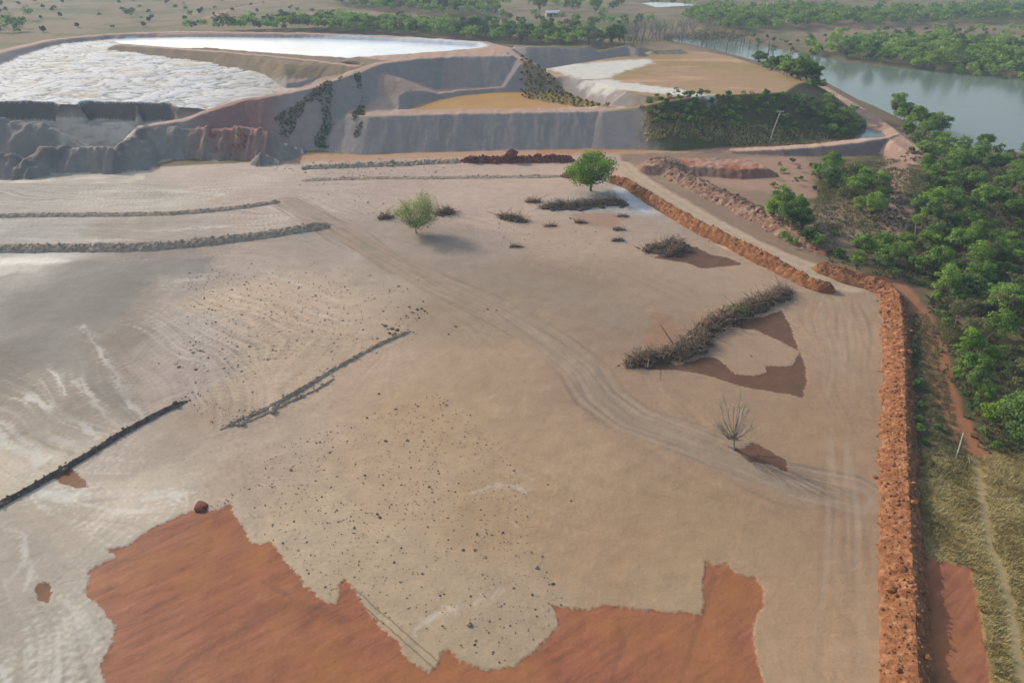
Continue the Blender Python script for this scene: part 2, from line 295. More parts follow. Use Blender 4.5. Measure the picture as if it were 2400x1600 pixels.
# ------------------------------------------------------------------ object helpers
def mesh_np(name, V, F, mat, tone=None, smooth=False):
    """V (n,3); F: an (m,k) index array, or a list of such arrays"""
    Fs = F if isinstance(F, list) else [F]
    me = bpy.data.meshes.new(name); V = np.asarray(V, 'f4')
    me.vertices.add(len(V)); me.vertices.foreach_set('co', V.ravel())
    idx = np.concatenate([f.ravel() for f in Fs]).astype('i4'); tot = np.concatenate([np.full(len(f), f.shape[1]) for f in Fs]).astype('i4')
    me.loops.add(len(idx)); me.loops.foreach_set('vertex_index', idx)
    me.polygons.add(len(tot)); me.polygons.foreach_set('loop_start', np.concatenate([[0], np.cumsum(tot)[:-1]]).astype('i4'))
    me.polygons.foreach_set('use_smooth', np.full(len(tot), smooth))
    me.update(calc_edges=True)
    if tone is not None: me.attributes.new('tone', 'FLOAT', 'POINT').data.foreach_set('value', np.asarray(tone, 'f4'))
    me.materials.append(mat); return me
def link(name, me, parent=None, loc=None, rot=0, scale=None):
    o = bpy.data.objects.new(name, me); COL.objects.link(o)
    if parent is not None: o.parent = parent
    if loc is not None: o.location = loc
    o.rotation_euler[2] = rot
    if scale is not None: o.scale = scale if hasattr(scale, '__len__') else (scale,)*3
    return o
def tag(o, label=None, cat=None, group=None, kind=None):
    for k, v in (('label', label), ('category', cat), ('group', group), ('kind', kind)):
        if v: o[k] = v
    return o

# ------------------------------------------------------------------ ground sheet: mesh rings round the point below the drone
NA = 1350
az = np.linspace(-math.radians(62), math.radians(62), NA)
dep = np.radians(np.concatenate([np.linspace(60, 22, 400), np.linspace(22, 6.2, 560)[1:], np.linspace(6.2, 3.2, 150)[1:]]))
rad = np.concatenate([[2, 8, 16, 23], CAM_H/np.tan(dep), CAM_H/math.tan(dep[-1])*1.09**np.arange(1, 32)])
AZ, RA = np.meshgrid(az, rad); GX = (RA*np.sin(AZ)).ravel(); GY = (RA*np.cos(AZ)).ravel()
shape = AZ.shape
gz, gid = H_macro(GX, GY); grd = red_sd(GX, GY)
rut, _ = sd_line(GX, GY, PP([(815,1362),(856,1400),(895,1432),(935,1468),(972,1500),(1008,1532),(1060,1575)]), 6); rut_n = rut+.10*fbm(GX*.9, GY*.9, 3)
gzm = gz.copy(); gz = H_detail(GX, GY, gz, gid, grd)

def idw_grid(pts, vals, power=2.2, x0=-150, x1=130, y0=20, y1=200, st=1.5):
    xs = np.arange(x0, x1, st); ys = np.arange(y0, y1, st); A, B = np.meshgrid(xs, ys)
    w = 1/((A[..., None]-pts[:, 0])**2+(B[..., None]-pts[:, 1])**2+4)**(power/2*1.2)
    G = (w[..., None]*np.asarray(vals)).sum(2)/w.sum(2)[..., None]
    def f(X, Y):
        u = np.clip((X-x0)/st, 0, len(xs)-1.001); v = np.clip((Y-y0)/st, 0, len(ys)-1.001)
        i = u.astype(int); j = v.astype(int); a = (u-i)[:, None]; c = (v-j)[:, None]
        return (G[j, i]*(1-a)+G[j, i+1]*a)*(1-c)+(G[j+1, i]*(1-a)+G[j+1, i+1]*a)*c
    return f
# how the mud was spread: directions of flow and of the wheel tracks
FD = [(200,450,1,-.02),(550,445,1,.0),(300,545,1,-.03),(650,505,1,-.1),(680,470,.5,.28),(850,560,.7,.4),(1050,670,.75,.36),(1250,760,.7,.45),(1370,870,.4,.6),(1450,950,.6,.4),(1600,1010,.8,.35),(1800,1100,.9,.3),
      (100,650,1,-.15),(300,640,1,-.1),(120,760,.6,.5),(250,850,.5,.6),(380,940,.6,.6),(50,960,.6,.5),(150,1020,.6,.4),(250,1120,1,-.12),(60,1180,.3,.6),(50,1300,.0,1),(140,1450,.1,1),(40,1500,.15,1),(200,1350,.5,.5),
      (600,720,.7,.25),(800,700,.8,.2),(700,840,.5,-.4),(560,900,.7,.6),(520,1060,1,-.5),(700,1150,.3,.6),(900,1050,.8,-.2),(1000,1300,.5,.45),(1150,1150,.8,.4),(1200,1350,.7,-.4),(900,1350,.6,.7),
      (1100,900,.5,.6),(1300,1100,.9,.5),(1500,1250,.9,.1),(1920,720,.1,1),(1945,900,.0,1),(1940,1100,.0,1),(1960,1350,.0,1),(1950,1500,.0,1),(1870,1400,-.05,1),
      (1500,700,.9,.2),(1700,660,1,.15),(1400,560,.9,.1),(1150,560,1,.25),(1200,430,1,.02),(900,420,1,.03),(1500,620,1,.2),(1600,950,.6,.5),(1750,960,.4,.7),(1450,850,.3,.8),(1700,800,.8,.3)]
fp = np.array([P(a[0], a[1]) for a in FD]); fq = np.array([P(a[0]+12*a[2], a[1]+12*a[3]) for a in FD]); fd = fq-fp; fd /= np.linalg.norm(fd, axis=1)[:, None]
ang = np.arctan2(fd[:, 1], fd[:, 0])*2
field = idw_grid(fp, np.stack([np.cos(ang), np.sin(ang)], 1), 3.0)
def lic(X, Y, st=.6, n=11):
    def dirn(x, y, pd):
        c = field(x, y); a = .5*np.arctan2(c[:, 1], c[:, 0])+.55*perlin(x*.05, y*.05)+.3*perlin(x*.13, y*.13)
        d = np.stack([np.cos(a), np.sin(a)], 1)
        if pd is not None: d *= np.where((d*pd).sum(1) < 0, -1, 1)[:, None]
        return d
    acc = np.zeros(X.shape); d0 = dirn(X, Y, None); k = 0
    for sgn in (1, -1):
        x, y, d = X.copy(), Y.copy(), d0*sgn
        for i in range(n):
            acc += 1.3*perlin(x*1.0, y*1.0)+.32*perlin(x*.38, y*.38)+2.0*perlin(x*2.1, y*2.1); k += 1
            s = st*(1+.12*i); x = x+d[:, 0]*s; y = y+d[:, 1]*s; d = dirn(x, y, d)
    return acc/k
mudsd = sd_poly(GX, GY, MUD, 40)
flow = np.zeros(GX.shape); mm = (mudsd < 2) & (GY > 15) & (GY < 205) & (np.abs(GX) < 170)
flow[mm] = lic(GX[mm], GY[mm]); flow /= flow[mm].std(); flow = np.clip(flow, -2.5, 2.5)
gz = gz+np.where(mm, .0015*flow, 0)

# soil colours
MC = [(60,545,165,162,156),(30,615,190,190,184),(300,450,170,164,154),(300,540,160,152,142),(500,400,188,174,162),(80,430,170,166,158),(100,680,136,131,122),(280,640,130,124,116),(60,800,132,127,119),(230,780,134,126,116),(200,880,140,131,120),(120,960,150,142,130),
      (420,620,148,140,132),(430,760,172,163,155),(420,860,168,158,150),(550,700,186,169,150),(700,720,180,162,144),(550,600,170,156,144),(620,860,178,162,142),(500,960,164,148,132),(400,1010,166,155,142),(300,1060,164,154,142),(60,1080,186,178,162),(300,1150,186,176,160),(160,1200,168,160,146),(60,1300,168,162,150),(120,1500,164,158,146),(30,1450,160,154,142),(240,1330,164,158,146),
      (560,1080,172,156,140),(700,1150,178,162,138),(660,1250,176,162,140),(850,1350,172,156,132),(1050,1480,170,154,130),(1150,1400,168,152,130),(900,1080,174,154,130),(1000,950,170,148,122),(850,860,172,154,134),(1150,850,162,142,120),(1100,720,150,134,116),(1250,650,144,128,110),(900,620,158,146,132),(760,560,156,146,136),
      (700,440,174,160,148),(1000,420,178,160,148),(1200,400,178,158,144),(1150,480,176,158,146),(1300,540,166,148,132),(1050,560,152,140,130),(1500,650,154,136,118),(1450,750,146,128,110),(1350,900,150,130,110),(1500,1000,154,132,110),(1300,1050,164,142,118),(1200,1200,164,142,116),(1450,1250,162,138,112),(1600,1200,156,134,108),(1550,1350,162,142,116),
      (1700,800,160,138,116),(1800,650,160,140,120),(1900,750,160,138,116),(1900,1000,156,132,108),(1700,950,154,132,110),(1750,1150,154,132,108),(1950,1250,156,132,108),(1900,1500,162,138,112),(1850,1400,160,136,110),(1600,620,158,140,122),(1450,520,160,144,130),(1450,480,166,164,160)]
mpts = np.array([P(a[0], a[1]) for a in MC]); mval = np.array([lin(*a[2:]) for a in MC])
soil = np.tile(lin(150, 128, 104), (GX.size, 1))
R = np.hypot(GX, GY); n_big = fbm(GX*.008, GY*.008, 5); n_mid = fbm(GX*.04, GY*.04, 4); n_sm = fbm(GX*.3, GY*.3, 3)
def mixin(c, f):
    global soil
    f = np.clip(f, 0, 1)[:, None]; soil = soil*(1-f)+np.asarray(c)*f
# dry pasture beyond, with green flushes
mixin(lin(134, 116, 90), np.ones(GX.shape)); mixin(lin(110, 104, 70), sstep(.0, .35, n_mid)); mixin(lin(148, 120, 98), sstep(.05, .4, n_big)); mixin(lin(98, 100, 62), sstep(.0, .35, fbm(GX*.02+40, GY*.02, 4))*.8)
# wood floor and grass on the right
wf = sd_poly(GX, GY, PP([(1905,352),(2400,330),(2800,500),(2800,1100),(2100,1060),(2090,760),(2080,660),(1900,600),(1840,560),(1760,500),(1800,440),(1880,370)]), 60)
lowland = sd_poly(GX, GY, PP([(1440,345),(2110,345),(2200,330),(3200,420),(3400,1900),(2070,1900),(2075,700),(1960,640),(1440,390)]), 60)
mixin(lin(140, 116, 96), sstep(2, -2, lowland)); mixin(lin(150, 130, 100), sstep(2, -2, lowland)*sstep(.0, .3, n_mid)*.7)
mixin(lin(84, 80, 50), sstep(3, -4, wf+4*n_mid)*sstep(-.5, .2, n_mid+.35*n_sm))
gr = sd_poly(GX, GY, PP([(2085,1030),(2240,1050),(2900,1030),(2900,1900),(2085,1900)]), 40)
mixin(lin(158, 134, 82), sstep(1.5, -1.5, gr+2*n_sm)); mixin(lin(130, 114, 68), sstep(1, -1, gr)*sstep(0, .4, n_sm))
d, _ = sd_line(GX, GY, PP([(2225,1040),(2255,1130),(2270,1250),(2305,1330),(2330,1450),(2352,1600)]), 10); mixin(lin(158, 142, 104), sstep(.8, .2, d+.4*n_sm)*.8)
d, _ = sd_line(GX, GY, PP([(2030,640),(2075,665),(2120,730),(2150,800),(2165,870),(2180,930),(2210,985),(2235,1030)]), 10); mixin(lin(158, 104, 74), sstep(1.9, .9, d+.6*n_sm)*.9)
mixin(lin(168, 132, 112), sstep(1.5, -1.5, sd_poly(GX, GY, PP([(2030,350),(2100,350),(2080,420),(2085,520),(2060,560),(2020,520),(2035,430)]), 20)+2*n_sm))
mixin(lin(166, 132, 112), sstep(1.5, -1.5, sd_poly(GX, GY, PP([(1700,360),(1850,362),(1870,420),(1880,460),(1760,440),(1600,420),(1640,395)]), 20)+2*n_sm)*.8)
# far bank and river flats
d = sd_poly(GX, GY, RIVER, 60); mixin(lin(112, 98, 78), sstep(14, 2, d+6*n_mid)); mixin(lin(96, 92, 56), sstep(3, .3, d)*.6)
# mud
inm = sstep(.5, -.5, mudsd+.6*n_sm); mf = idw_grid(mpts, mval, 3.8)
mc = mf(GX+5*fbm(GX*.06, GY*.06, 5, .62)+.5*flow, GY+5*fbm(GX*.06+9, GY*.06, 5, .62)+.4*flow); 
sel = mudsd < 3
mixin(np.where(sel[:, None], mc, 0), inm*sel)
lf = sstep(1100, 300, to_px(GX, GY, 0)[0]); amp = (.030+.034*lf)*(.35+1.5*sstep(-.15, .4, fbm(GX*.03+90, GY*.03, 3)))
soil *= np.where(sel, 1+amp*flow*inm+(.13*n_mid+.05*n_sm+.10*np.clip(fbm(GX*.012+3, GY*.012, 3), -1, 1))*inm, 1)[:, None]; soil *= 1+inm[:, None]*(np.array([1.03, .95, .865])-1)
# pale streaks on the left flats
mixin(lin(206, 200, 186), inm*sel*lf*sstep(.5, 1.9, .35*flow+2.2*n_mid)*.5); mixin(lin(118, 110, 100), inm*sel*lf*sstep(.6, 2.0, -.5*flow+1.7*fbm(GX*.05+70, GY*.05, 4))*.45)
# dark wet tongue, pale veins left by the flow
dk = sd_poly(GX, GY, PP([(-300,640),(0,612),(150,602),(330,597),(493,588),(470,620),(367,638),(302,665),(318,698),(288,722),(245,765),(195,748),(165,790),(232,850),(280,905),(330,955),(285,965),(200,890),(100,830),(0,800),(-300,800)]), 20)
mixin(lin(132, 125, 114), inm*sstep(1.2, -1.2, dk+2.6*fbm(GX*.12, GY*.12, 5, .6)+.25*flow)*.8)
def vein(pts, w, c, f, sd=0):
    global soil
    L = PP(pts)
    for _ in range(2): L = np.concatenate([L[:1], np.stack([.75*L[:-1]+.25*L[1:], .25*L[:-1]+.75*L[1:]], 1).reshape(-1, 2), L[-1:]])
    d0, _ = sd_line(GX, GY, L, 8); m = d0 < 3.2*w+2.2; x, y = GX[m], GY[m]
    d, _ = sd_line(x+1.1*fbm(x*.15+sd, y*.15, 4), y+1.1*fbm(x*.15, y*.15+sd+7, 4), L, 10)
    a = np.maximum(.6*sstep(w, w*.1, d+w*1.4*fbm(x*.6+sd, y*.6, 4)), .6*sstep(3.2*w, w*.3, d)*sstep(.0, .9, flow[m]*.5+fbm(x*.4, y*.4+sd, 3)))
    a = np.clip(inm[m]*a*f*1.2*np.clip(.6+1.1*perlin(x*.12+sd, y*.12), 0, 1), 0, 1)[:, None]; soil[m] = soil[m]*(1-a)+np.asarray(c)*a
PALE, DARK = lin(208, 202, 190), lin(118, 110, 100)
for k, (pts, w, f) in enumerate([([(192,748),(233,818),(267,855),(283,888),(307,928),(340,960)], .5, .8), ([(177,871),(200,901),(227,934),(253,958),(290,985)], .55, .8), ([(53,911),(110,948),(167,971),(230,1000)], .6, .85), ([(0,938),(67,971),(130,1000),(180,1030)], .7, .85), ([(103,848),(133,874),(150,908)], .16, .8), ([(-60,960),(4,999),(37,1029),(67,1047),(94,1062)], 1.0, .9), ([(94,1130),(187,1141),(300,1140),(431,1132)], .8, .8), ([(60,1100),(100,1130),(160,1150)], .8, .8),
   ([(-40,1190),(0,1205),(45,1227),(71,1265),(56,1299),(22,1336)], .35, .7), ([(100,1160),(150,1185),(130,1240),(80,1290),(60,1360)], .3, .6), ([(157,1411),(140,1464),(129,1568),(120,1640)], .4, .8), ([(56,1486),(75,1568),(85,1640)], .3, .7), ([(0,1520),(22,1568),(40,1620)], .3, .7), ([(120,1150),(220,1170),(330,1175),(400,1150)], .35, .6),
   ([(200,440),(330,437),(440,441),(520,450)], 1.1, .7), ([(0,470),(90,462),(200,458),(350,462)], .6, .5), ([(300,530),(400,528),(520,520)], .6, .6), ([(0,548),(150,552),(300,550)], .8, .6), ([(330,655),(400,648),(470,640)], .9, .6), ([(600,620),(680,650),(760,690)], .5, .45), ([(640,680),(720,720),(800,745)], .45, .45), ([(420,820),(520,850),(620,862)], .5, .4), ([(900,1230),(940,1260),(955,1290)], .18, .45), ([(1130,1180),(1170,1195),(1190,1215)], .18, .35), ([(1000,1420),(1080,1395),(1150,1350)], .3, .4), ([(960,1440),(1010,1400),(1060,1390)], .3, .5), ([(1080,1130),(1140,1110),(1210,1130)], .3, .4), ([(1130,1085),(1190,1090),(1230,1110)], .3, .4)]): vein(pts, w, PALE, f, k*3.1)
for k, (pts, w, f) in enumerate([([(120,640),(260,640),(330,655)], 1.2, .6), ([(220,800),(270,860),(310,920),(350,975)], .9, .6), ([(30,870),(120,905),(200,960)], .8, .5), ([(0,980),(80,1005),(170,1040)], .4, .6), ([(0,1290),(60,1280),(110,1265)], .3, .5), ([(20,1455),(90,1410),(130,1395)], .2, .7), ([(50,466),(150,455),(215,440)], .4, .7), ([(240,452),(290,438)], .4, .7), ([(0,520),(160,516),(420,512),(600,500)], .8, .5), ([(1000,700),(1090,760),(1180,780)], .3, .4), ([(700,440),(860,446),(1000,450)], .5, .35)]): vein(pts, w, DARK, f, 50+k*2.3)
sw, _ = sd_line(GX, GY, PP([(670,468),(760,520),(850,568),(1000,648),(1150,712),(1270,786),(1345,848),(1390,910),(1460,965),(1610,1022),(1800,1105)]), 12); mixin(lin(146, 128, 108), inm*sstep(3.8, 1.2, sw+1.8*fbm(GX*.2, GY*.2, 4))*.75)
sw, _ = sd_line(GX, GY, PP([(900,600),(1080,630),(1250,660),(1420,720)]), 14); mixin(lin(146, 129, 110), inm*sstep(7, 1, sw+4*fbm(GX*.1, GY*.1, 4))*.75)
# wheel tracks
def tracks(pts, w, c, f, seed):
    L = PP(pts); d, _ = sd_line(GX, GY, L, 12)
    for k in range(w):
        o = .45+.95*k; mixin(c, sstep(.42, .1, np.abs(d+.9*perlin(GX*.06+seed, GY*.06+k)-o))*f*inm*np.clip(.55+1.3*perlin(GX*.09+k*7, GY*.09+seed), 0, 1))
for s, k in ((1.2, 0), (.80, 3), (1.16, 7)):
    tracks([(655,462),(760,520),(850,572),(1000,650),(1150,715),(1270,790),(1340,850),(1380,910),(1450,965),(1600,1020),(1800,1105),(1960,1140)], 3 if s != .80 else 4, lin(148, 128, 108)*s, .85, k)
tracks([(1930,680),(1955,780),(1950,950),(1945,1150),(1955,1350),(1965,1600)], 3, lin(136, 114, 92), .5, 2); tracks([(1905,690),(1935,800),(1925,1000),(1935,1200),(1930,1400),(1915,1600)], 2, lin(176, 154, 130), .35, 5)
tracks([(1180,560),(1400,600),(1600,690),(1850,680)], 3, lin(138, 122, 104), .45, 4); tracks([(690,470),(900,560),(1100,610),(1400,650)], 3, lin(140, 128, 114), .35, 14)
mixin(lin(112, 96, 76), sstep(.10, .02, np.abs(rut_n-.3))*.75)
# foot of the embankments: orange haul strip, rim roads, slopes, basins
d, _ = sd_line(GX, GY, PP([(640,366),(900,357),(1150,352),(1400,346),(1600,342),(1800,334),(1960,326)]), 12); mixin(lin(184, 144, 112), sstep(5, 2, d+2*n_sm)); 
d, _ = sd_line(GX, GY, PP([(1250,350),(1500,342),(1750,334),(1900,328),(1950,322)]), 12); mixin(lin(178, 128, 86), sstep(3.2, 1, d+1.5*n_sm)*.9)
gxn = np.gradient(gzm.reshape(shape), axis=1)/np.maximum(.02, RA*np.gradient(az)[None, :]); gyn = np.gradient(gzm.reshape(shape), axis=0)/np.maximum(.02, np.gradient(RA, axis=0))
slope = np.hypot(gxn, gyn).ravel()
top = np.isin(gid, (1, 2)); mixin(lin(176, 146, 128), sstep(.0, .1, top*1.)); mixin(lin(194, 170, 150), top*sstep(.1, .5, n_mid)*.6)
mixin(lin(168, 134, 116), (gid == 7)*1.); mixin(lin(198, 168, 140), (gid == 7)*sstep(-.1, .3, n_sm)*.6)
steep = sstep(.3, .5, slope)
mixin(lin(156, 144, 135), np.isin(gid, (1, 2, 5))*steep); mixin(lin(166, 146, 134), np.isin(gid, (1, 2))*steep*sstep(0, .4, fbm(GX*.06, GY*.02, 3))*.8)
mixin(lin(138, 134, 122), np.isin(gid, (1, 2))*steep*sstep(.1, .45, fbm(GX*.10+5, GY*.012, 3))*.7)
mixin(lin(130, 110, 104), (gid == 6)*sstep(.4, .7, slope)); mixin(lin(194, 162, 138), (gid == 6)*sstep(.6, .3, slope))
p3 = gid == 3; mixin(lin(164, 134, 102), p3*1.); mixin(lin(150, 128, 84), p3*sstep(-.1, .3, n_mid)*.8); mixin(lin(192, 152, 122), p3*sstep(.1, .4, fbm(GX*.03+7, GY*.09, 4))*.7); mixin(lin(86, 84, 54), p3*steep*sstep(31, 42, GX+7*n_sm)); mixin(lin(152, 140, 132), p3*steep*sstep(42, 31, GX+7*n_sm))
for p in ([(1255,158),(1300,150),(1400,142),(1490,136),(1500,142),(1470,156),(1420,170),(1395,182),(1330,182),(1300,170)], [(1330,186),(1390,182),(1440,190),(1560,206),(1640,222),(1600,222),(1480,212),(1400,204)]):
    mixin(lin(206, 200, 186), sstep(1.6, -1.4, sd_poly(GX, GY, PP(p, 10.4), 12)+3*n_sm+2*n_mid)*(gid == 3))
sp_, _ = sd_line(GX, GY, SPIT, 30); sp_ = np.where(sd_poly(GX, GY, P1, 5) < -1.5, sp_, 99); mixin(lin(134, 116, 96), (gid == 1)*sstep(.5, 1.8, sp_)*sstep(16, 12, sp_)*(GY > 222)*(sd_line(GX, GY, RIM, 30)[0] > 4)); mixin(lin(128, 114, 86), (gid == 1)*sstep(.8, 2, sp_)*sstep(16, 12, sp_)*(GY > 222)*sstep(0, .3, n_sm)*(sd_line(GX, GY, RIM, 30)[0] > 4))
bk = gid == 4; mixin(lin(146, 137, 127), bk*1.); mixin(lin(150, 128, 114), bk*sstep(0, .4, n_mid)*.8); mixin(lin(116, 110, 104), bk*sstep(.05, .4, fbm(GX*.15+3, GY*.05, 3))*.8)
ter = sd_poly(GX, GY, PP([(95,284),(200,280),(310,283),(340,300),(290,326),(235,338),(160,326),(118,305)], 4), 12); mixin(lin(198, 186, 166)*1., sstep(1.5, -1, ter+2.5*n_sm)*(gzm < 6)*.9); mixin(lin(150, 138, 124), sstep(1.5, -1, ter)*(gzm < 6)*sstep(-.05, .3, fbm(GX*.2, GY*.5, 4))*.7)
slump = sd_poly(GX, GY, PP([(430,268),(560,222),(640,214),(640,250),(600,285),(520,290)], 9), 20); mixin(lin(152, 112, 100), sstep(4, -5, slump+3*n_sm)*np.isin(gid, (1, 4))*.85)
mixin(lin(190, 192, 192), inm*sstep(1, -1.2, sd_poly(GX, GY, PP([(1405,428),(1455,436),(1500,462),(1528,490),(1490,490),(1440,474),(1418,450)]), 12)+1.4*n_sm)*.85)  # puddle of pale wet mud, its sheen put into the colour
rb = gid == 8; mixin(lin(168, 130, 108), rb*1.); mixin(lin(150, 92, 66), rb*sstep(-.1, .25, fbm(GX*.12, GY*.12, 4))*.9); mixin(lin(128, 98, 84), rb*steep*.7)
hz, _ = sd_line(GX, GY, HAUL, 12); mixin(lin(180, 157, 131), sstep(3.3, 2.3, hz+.35*n_sm)); mixin(lin(168, 144, 118), sstep(.5, .1, np.abs(np.abs(hz)-.9))*.6)
# left basin: cracked pale tailings
lb = sd_poly(GX, GY, B_LEFT, 30); inb = sstep(.6, -.6, lb)*(gid == 0)
wx = GX+5*fbm(GX*.05, GY*.05, 2); wy = GY+4*fbm(GX*.06+9, GY*.06, 2); ck = np.minimum(np.abs(fbm(wx*.045+3, wy*.085, 4)), .75*np.abs(fbm(wx*.09, wy*.15, 3))); st2 = fbm(GX*.05, GY*.5, 4)
tl = lin(120, 116, 110)+(lin(204, 202, 198)-lin(120, 116, 110))*sstep(.0, .045, ck)[:, None]; tl = tl*(1+.14*st2)[:, None]; mixin(tl, inb)
mixin(lin(186, 172, 146), inb*sstep(.05, .35, fbm(GX*.07+30, GY*.2, 3))*.7); mixin(lin(170, 152, 130), inb*sstep(-95, -60, GX+10*n_mid)*.6)
cs = (sd_poly(GX, GY, SCARP, 5) < 0) & (gid == 0) & (GY > 160) & (gzm < 6.5); mixin(lin(196, 182, 158), cs*.9); mixin(lin(156, 140, 124), cs*sstep(-.2, .2, fbm(GX*.1, GY*.3, 4))*.8); scp = sstep(.8, 1.4, slope)*(gid == 0)*(GX < -55)*(GY > 165)*(GY < 215); mixin(lin(116, 108, 102), scp)  # steep scarp faces darkened last: their shade is put into the soil colour
mixin(lin(200, 202, 204), sstep(.4, -.4, sd_poly(GX, GY, B_WHITE, 6))); mixin(lin(180, 140, 80), sstep(.6, -.4, sd_poly(GX, GY, B_OCHRE, 6))); mixin(lin(190, 162, 128), sstep(.5, 0., np.abs(sd_poly(GX, GY, B_OCHRE, 6)+.2))*.8)
for p in RED_FAINT: mixin(lin(152, 112, 86), sstep(1., -1., sd_poly(GX, GY, p, 12)+1.2*n_sm)*.6)
d, _ = sd_line(GX, GY, PP([(470,43),(520,25),(600,12),(680,2)]), 30); mixin(lin(176, 128, 108), sstep(4, 1, d)*.9)
soil = np.clip(soil, .012, .8)
wet = np.zeros(GX.shape); wet = np.where(sel, inm*(.06+.30*lf*sstep(-.3, .5, n_mid)), wet); wet = np.maximum(wet, inb*.34*(1-scp)); wet = np.maximum(wet, cs*.4*(1-scp))
wet = np.maximum(wet, sstep(2, -2, sd_poly(GX, GY, PP([(0,590),(120,585),(170,600),(80,625),(0,640),(-300,660),(-300,600)]), 12)+2*n_sm)*.5)
wet = np.maximum(wet, sstep(1, -1, sd_poly(GX, GY, PP([(1415,432),(1455,440),(1500,470),(1520,492),(1470,488),(1430,470)]), 12)+1.2*n_sm)*.9)

# cut the sheet into the ground, the mud flat and the separate earthworks
rtone = np.zeros(GX.shape)
for k, f in ((1, 1.), (2, 1.), (3, 1.), (4, .6), (5, .7)): rtone = np.where(sd_poly(GX, GY, RED[k], 4) < 1.5, f, rtone)
for pts, w in (([(330,1600),(420,1530),(500,1475),(560,1440),(620,1410)], .5), ([(560,1420),(640,1385),(720,1395),(790,1420)], .8), ([(600,1330),(680,1380),(760,1410)], .4), ([(230,1310),(330,1265),(470,1190)], .35), ([(1560,1568),(1600,1440),(1640,1320)], .4), ([(1400,1568),(1430,1480),(1420,1420)], .5)):
    d, _ = sd_line(GX, GY, PP(pts), 8); rtone = np.maximum(rtone, sstep(w, w*.2, d+w*.9*fbm(GX*.8, GY*.8, 4))*.32)
nr, nc = shape; ii = np.arange(nr*nc).reshape(shape)
quads = np.stack([ii[:-1, :-1], ii[:-1, 1:], ii[1:, 1:], ii[1:, :-1]], -1).reshape(-1, 4)[:, ::-1]
fid = np.max(gid[quads], 1); fmud = (mudsd[quads].mean(1) < 0) & (fid == 0); qc = quads[:, 0]
up_r = (fid == 2) & (gzm[quads].max(1) > 7.6)
def piece(name, mask):
    f = quads[mask]; u, inv = np.unique(f, return_inverse=True); me = mesh_np(name, np.stack([GX[u], GY[u], gz[u]], 1), inv.reshape(-1, 4), M['ground'], smooth=True)
    c = me.attributes.new('soil', 'FLOAT_COLOR', 'POINT'); c.data.foreach_set('color', np.concatenate([soil[u], np.ones((len(u), 1))], 1).astype('f4').ravel())
    for nm, a in (('red_distance', grd), ('red_tone', rtone), ('flow', flow), ('wetness', wet)): me.attributes.new(nm, 'FLOAT', 'POINT').data.foreach_set('value', a[u].astype('f4'))
    return link(name, me)
gx_q = GX[qc]
tag(piece('mud_flat', fmud), kind='structure'); tag(piece('road', (fid == 7)), kind='structure')
tag(piece('ground', ~fmud & np.isin(fid, (0, 8))), kind='structure')
tag(piece('tailings_dam', fid == 1), 'large grey earth dam with a pinkish crest road round the white tailings basin', 'dam')
tag(piece('embankment', fid == 2), 'grey earth embankment with a narrow crest enclosing the ochre pond', 'embankment')
tag(piece('embankment', fid == 3), 'scrub-covered embankment with a flat brown grassy top beside the river', 'embankment')
tag(piece('embankment', fid == 6), 'low curved bank carrying a pale road along its crest near the small slough', 'embankment')
fb = fid == 4
tag(piece('eroded_bank', fb), 'collapsed dark grey mud banks in the breach below the cracked white basin', 'earth bank')
tag(piece('spoil_heap', fid == 5), 'steep dark grey spoil heaps at the back of the pale plateau', 'spoil heap')

def sheet(name, poly, z, mat):
    v = np.array([[*p, z] for p in poly]); me = bpy.data.meshes.new(name); me.from_pydata(v.tolist(), [], [list(range(len(v)))]); me.materials.append(mat)
    return tag(link(name, me), kind='structure')
def grow(poly, f):
    c = poly.mean(0); d = poly-c; return c+d*(1+f/np.linalg.norm(d, axis=1))[:, None]
sheet('river', RIVER, -1.0, M['river']); sheet('lagoon', grow(LAGOON, 1.5), -.45, M['white']); sheet('slough', grow(SLOUGH, .6), .62, M['river'])
sheet('white_pond', grow(B_WHITE, 1.5), 14.42, M['white']); sheet('ochre_pond', grow(B_OCHRE, -.3), 6.25, M['ochre'])

# ------------------------------------------------------------------ rocks and berms
def ico(sub=1):
    import bmesh
    bm = bmesh.new(); bmesh.ops.create_icosphere(bm, subdivisions=sub, radius=1); V = np.array([v.co[:] for v in bm.verts]); F = np.array([[v.index for v in f.verts] for f in bm.faces]); bm.free(); return V, F
ICV, ICF = ico(1); IC2V, IC2F = ico(2)
def lump(seed, V=ICV, a=.28):
    q = V*1.0+seed*3.7; n = perlin(q[:, 0]*1.1, q[:, 1]*1.1)+perlin(q[:, 2]*1.3+5, q[:, 0]*1.1); v = V*(1+a*n)[:, None]; v[:, 2] *= .72; return v
def resample(L, st):
    L = np.asarray(L); d = np.concatenate([[0], np.cumsum(np.linalg.norm(np.diff(L[:, :2], axis=0), axis=1))]); t = np.arange(0, d[-1]+st*.5, st)
    return np.stack([np.interp(t, d, L[:, k]) for k in range(L.shape[1])], 1), t
def smooth(L, n):
    for _ in range(n): L = np.concatenate([L[:1], .25*L[:-2]+.5*L[1:-1]+.25*L[2:], L[-1:]])
    return L
